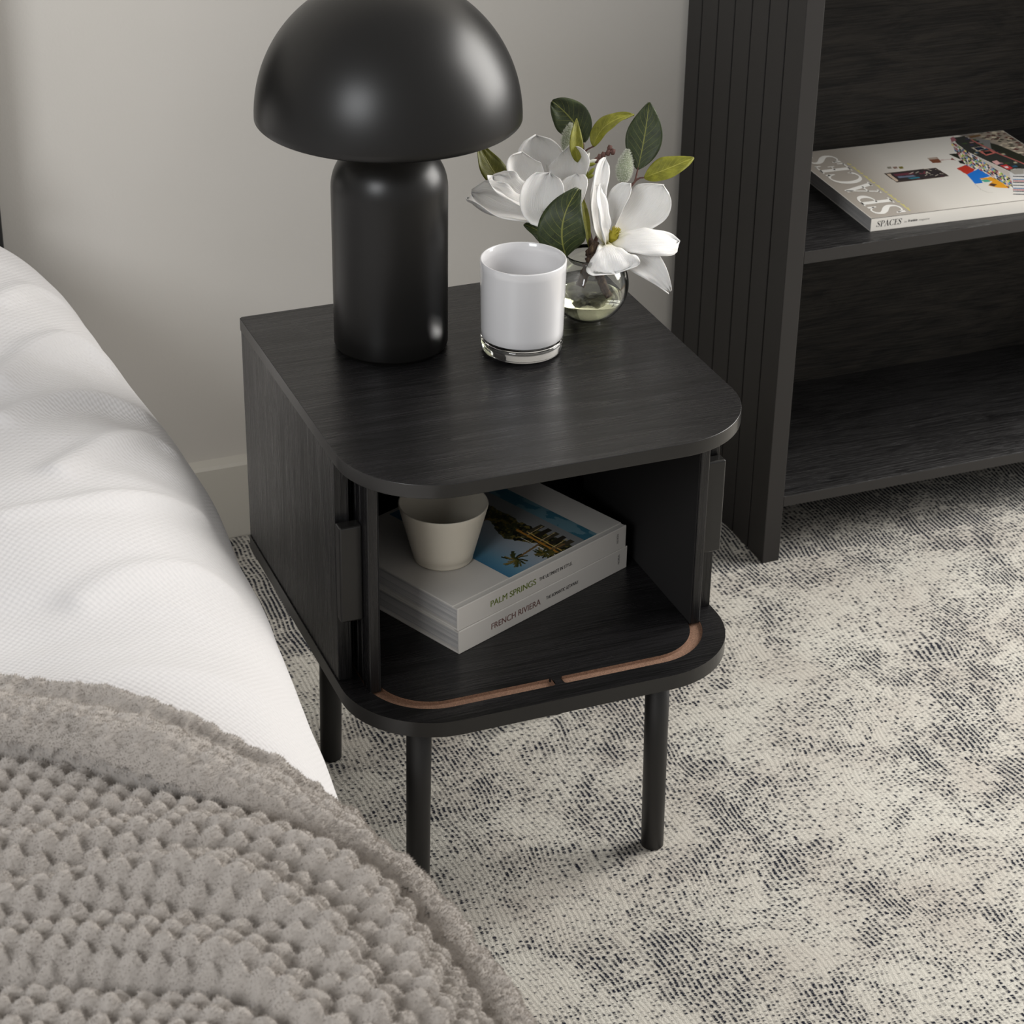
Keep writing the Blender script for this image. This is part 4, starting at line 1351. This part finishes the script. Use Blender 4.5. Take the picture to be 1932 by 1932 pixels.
qs = np.concatenate([np.linspace(-1.28, -0.24, 50), np.linspace(-0.236, QA + 0.24, 210)])
ys = np.concatenate([np.linspace(0.425, -1.25, 400), np.linspace(-1.26, -1.68, 30)])
QG, YG = np.meshgrid(qs, ys)
folds = [([(0, 690), (70, 640), (150, 640), (215, 690)], 0.007, 0.022), ([(0, 770), (90, 735), (190, 735), (270, 770)], 0.009, 0.022),
         ([(110, 880), (190, 830), (280, 820), (330, 850)], 0.007, 0.020), ([(0, 985), (130, 955), (270, 935), (385, 970)], 0.006, 0.020),
         ([(150, 1110), (280, 1065), (380, 1075), (440, 1110)], 0.005, 0.022), ([(0, 560), (60, 545), (120, 575)], 0.005, 0.02)]
folds = [(catmull([bed_uv(*p) for p in pl], 4), amp, wd) for pl, amp, wd in folds]


def duvet_height(Q_, Y_):
    h = 0.026 * fnoise(Q_ * 1.6 + 3, Y_ * 5.5 + 1, 11, 3) + 0.006 * fnoise(Q_ * 5, Y_ * 16, 12, 2)
    for line, amp, wd in folds:
        h = h + 1.5 * amp * np.exp(-(polydist(Q_, Y_, line)[0] / (0.8 * wd)) ** 2)
    # keep the silhouette where it is and let the hanging side ripple
    h = h * np.clip((0.28 - Q_) / 0.12, 0.12, 1) - 0.004
    return h + np.clip((Q_ - QA) / 0.2, 0, 1) * 0.02 * np.sin(Y_ * 19 + 2 * np.sin(Y_ * 4))


h = duvet_height(QG, YG)
headfall = np.clip((YG - 0.36) / 0.065, 0, 1)
V_, N_ = surf_offset(QG, YG, h)
V_[..., 2] += 0.014 * np.clip((YG - 0.18) / 0.15, 0, 1) - 0.004 * headfall ** 2
me = mesh_np('duvet', V_.reshape(-1, 3), grid_faces(len(ys), len(qs))[:, ::-1])
uvl = me.uv_layers.new(name='UVMap')
idx = np.empty(len(me.loops), np.int32); me.loops.foreach_get('vertex_index', idx)
uvl.data.foreach_set('uv', np.stack([QG.ravel(), YG.ravel()], -1).astype(np.float32)[idx].ravel())
duvet = link_mesh('duvet', me, M['duvet'], None, True)
tag(duvet, 'white waffle-weave duvet spread over the bed and hanging down its side', 'duvet')

# pillow at the headboard
bm = bmesh.new()
bmesh.ops.create_grid(bm, x_segments=40, y_segments=26, size=1.0)
for v in bm.verts:
    x, y = v.co.x, v.co.y
    e_ = (1 - abs(x) ** 4) * (1 - abs(y) ** 4)
    v.co = Vector((-0.590 + 0.361 * x * (1 - 0.05 * y * y), 0.372 + 0.055 * y, 0.606 + 0.030 * (1 - abs(x) ** 8) + 0.10 * (max(e_, 0) ** 0.5) + 0.05 * (y + 1) * (1 - abs(x) ** 3)))
me = bm_mesh('pillow', bm)
pil = link_mesh('pillow', me, M['pillow'], None, True)
md = pil.modifiers.new('thickness', 'SOLIDIFY'); md.thickness = 0.012; md.offset = -1
tag(pil, 'white cotton pillow propped against the dark headboard', 'pillow')

# ------------------------------------------------------------------ plush throw blanket
CL = catmull([bed_uv(*p) for p in [(-140, 1405), (0, 1410), (120, 1422), (230, 1442), (400, 1490), (540, 1548), (640, 1612), (720, 1690), (800, 1790), (860, 1870), (905, 1940), (940, 2010)]], 6)
CL = [np.array(c) + np.array([-0.008, -0.018]) for c in CL]
CL = [CL[0] + np.array([-0.6, 0.04])] + CL + [CL[-1] + np.array([0.0, -0.5])]
res = 0.0017
qb = np.arange(-0.36, QA + 0.16, res); yb = np.arange(-0.56, -1.30, -res)
QG, YG = np.meshgrid(qb, yb)
d, sg = polydist(QG, YG, CL)
d = d * sg
if d[-1, 0] < 0: d = -d                     # positive on the body of the blanket
HEM = 0.080 + 0.006 * vnoise(QG * 25, YG * 25, 40)
t1 = np.clip((d + 0.029) / 0.033, -1, 1)
roll = 0.010 + 0.029 * np.sqrt(np.maximum(1 - t1 * t1, 0))
lip = 0.005 + 0.020 * np.sqrt(np.maximum(1 - ((d + 0.069) / 0.013) ** 2, 0))
h = np.where(d < 0.004, np.where(d < -0.058, np.maximum(lip, roll * (d > -0.062)), roll), 0.012)
body = 0.012 + 0.010 * (1 - np.exp(-np.maximum(d, 0) / 0.016))
h = np.where(d > 0.004, 0.003 + (body - 0.003) * np.clip((d - 0.004) / 0.02, 0, 1) ** 0.7, h)
ridges = [([(-60, 1640), (100, 1622), (250, 1600), (380, 1600), (520, 1640), (640, 1720), (720, 1830), (770, 1932)], 0.018, 0.021),
          ([(-60, 1750), (120, 1728), (280, 1705), (430, 1722), (560, 1790), (640, 1880), (690, 1960)], 0.018, 0.019),
          ([(60, 1560), (220, 1530), (400, 1545), (560, 1600)], 0.007, 0.02),
          ([(0, 1830), (150, 1815), (300, 1820), (450, 1860), (560, 1960)], 0.012, 0.020)]
for pl, amp, wd in ridges:
    dd, _ = polydist(QG, YG, catmull([bed_uv(*p) for p in pl], 4))
    h = h + amp * np.exp(-(dd / wd) ** 2) * (d > 0) * np.clip(d / 0.02, 0, 1)
dd, _ = polydist(QG, YG, catmull([bed_uv(*p) for p in [(-60, 1868), (120, 1876), (260, 1886), (420, 1905), (560, 1990)]], 4))
h = h - 0.020 * np.exp(-(dd / 0.008) ** 2)
h = h + 0.010 * fnoise(QG * 9, YG * 12, 21, 2) * np.clip(d / 0.03, 0.15, 1)
# raised plush squares in a checkerboard, softened on the rolled hem
cell = 0.0132
ca_, sa_ = math.cos(0.16), math.sin(0.16)
uq = (QG * ca_ + YG * sa_) / cell + 0.25 * vnoise(QG * 40, YG * 40, 31); vq = (-QG * sa_ + YG * ca_) / cell + 0.25 * vnoise(QG * 40, YG * 40, 32)
chk = np.sin(math.pi * uq) * np.sin(math.pi * vq)
sq = np.sign(chk) * np.abs(chk) ** 0.45
h = h + 0.0056 * sq * np.where(d > 0.0, 1.0, 0.30)
lump = fnoise(QG * 55, YG * 55, 33, 3)
h = h + np.where(d > 0, 0.0015, 0.0055) * lump + 0.0016 * fnoise(QG * 190, YG * 190, 35, 2)
V_, N_ = surf_offset(QG, YG, np.maximum(h, 0.0015) + duvet_height(QG, YG) + 0.0006)
gy_, gq_ = np.gradient(d, yb, qb)
e_ = 1e-3
tu = (bed_surf(QG + e_, YG) - bed_surf(QG - e_, YG)) / (2 * e_); tv = (bed_surf(QG, YG + e_) - bed_surf(QG, YG - e_)) / (2 * e_)
lean = np.where((d > -0.062) & (d < 0.004), 0.021 * np.sqrt(np.maximum(1 - t1 * t1, 0)), 0)
V_ = V_ + (tu * gq_[..., None] + tv * gy_[..., None]) * lean[..., None]
keep = d > -HEM
F = grid_faces(len(yb), len(qb))[:, ::-1]
kf = keep.ravel()[F].all(1)
F = F[kf]
used = np.unique(F); remap = -np.ones(QG.size, np.int64); remap[used] = np.arange(len(used))
Vb = V_.reshape(-1, 3)[used]; Fb = remap[F]
me = mesh_np('throw_body', Vb, Fb)
throw = thing('throw_blanket', 'taupe grey plush throw with raised square pattern draped over the duvet', 'blanket', (-0.35, -0.95, 0.60))
tb = link_mesh('throw_body', me, M['plush'], throw, True)
# pile: short fibres standing on the surface
nf = 240000
fi = rng.integers(0, len(Fb), nf)
w_ = rng.random((nf, 4)); w_ /= w_.sum(1)[:, None]
p = (Vb[Fb[fi]] * w_[..., None]).sum(1)
a_, b_, c_ = Vb[Fb[fi, 0]], Vb[Fb[fi, 1]], Vb[Fb[fi, 3]]
fn = np.cross(b_ - a_, c_ - a_); fn /= np.linalg.norm(fn, axis=1)[:, None] + 1e-12
if fn[:, 2].mean() < 0: fn = -fn
clump = np.stack([fnoise(p[:, 0] * 120, p[:, 1] * 120, 50, 2), fnoise(p[:, 0] * 120, p[:, 1] * 120, 51, 2), np.zeros(nf)], -1)
dr = fn + 0.6 * clump + rng.normal(0, 0.22, (nf, 3)) + np.array([0.05, -0.25, -0.05]); dr /= np.linalg.norm(dr, axis=1)[:, None]
sd = np.cross(dr, rng.normal(0, 1, (nf, 3))); sd /= np.linalg.norm(sd, axis=1)[:, None]
ln = rng.uniform(0.0014, 0.0034, nf)[:, None]
wd = 0.00045
p = p - fn * 0.0004
tri = np.stack([p - sd * wd, p + sd * wd, p + dr * ln], 1).reshape(-1, 3)
o = link_mesh('plush_pile', mesh_np('plush_pile', tri, np.arange(nf * 3).reshape(-1, 3)), M['fibre'], throw)
tag(o, kind='stuff')
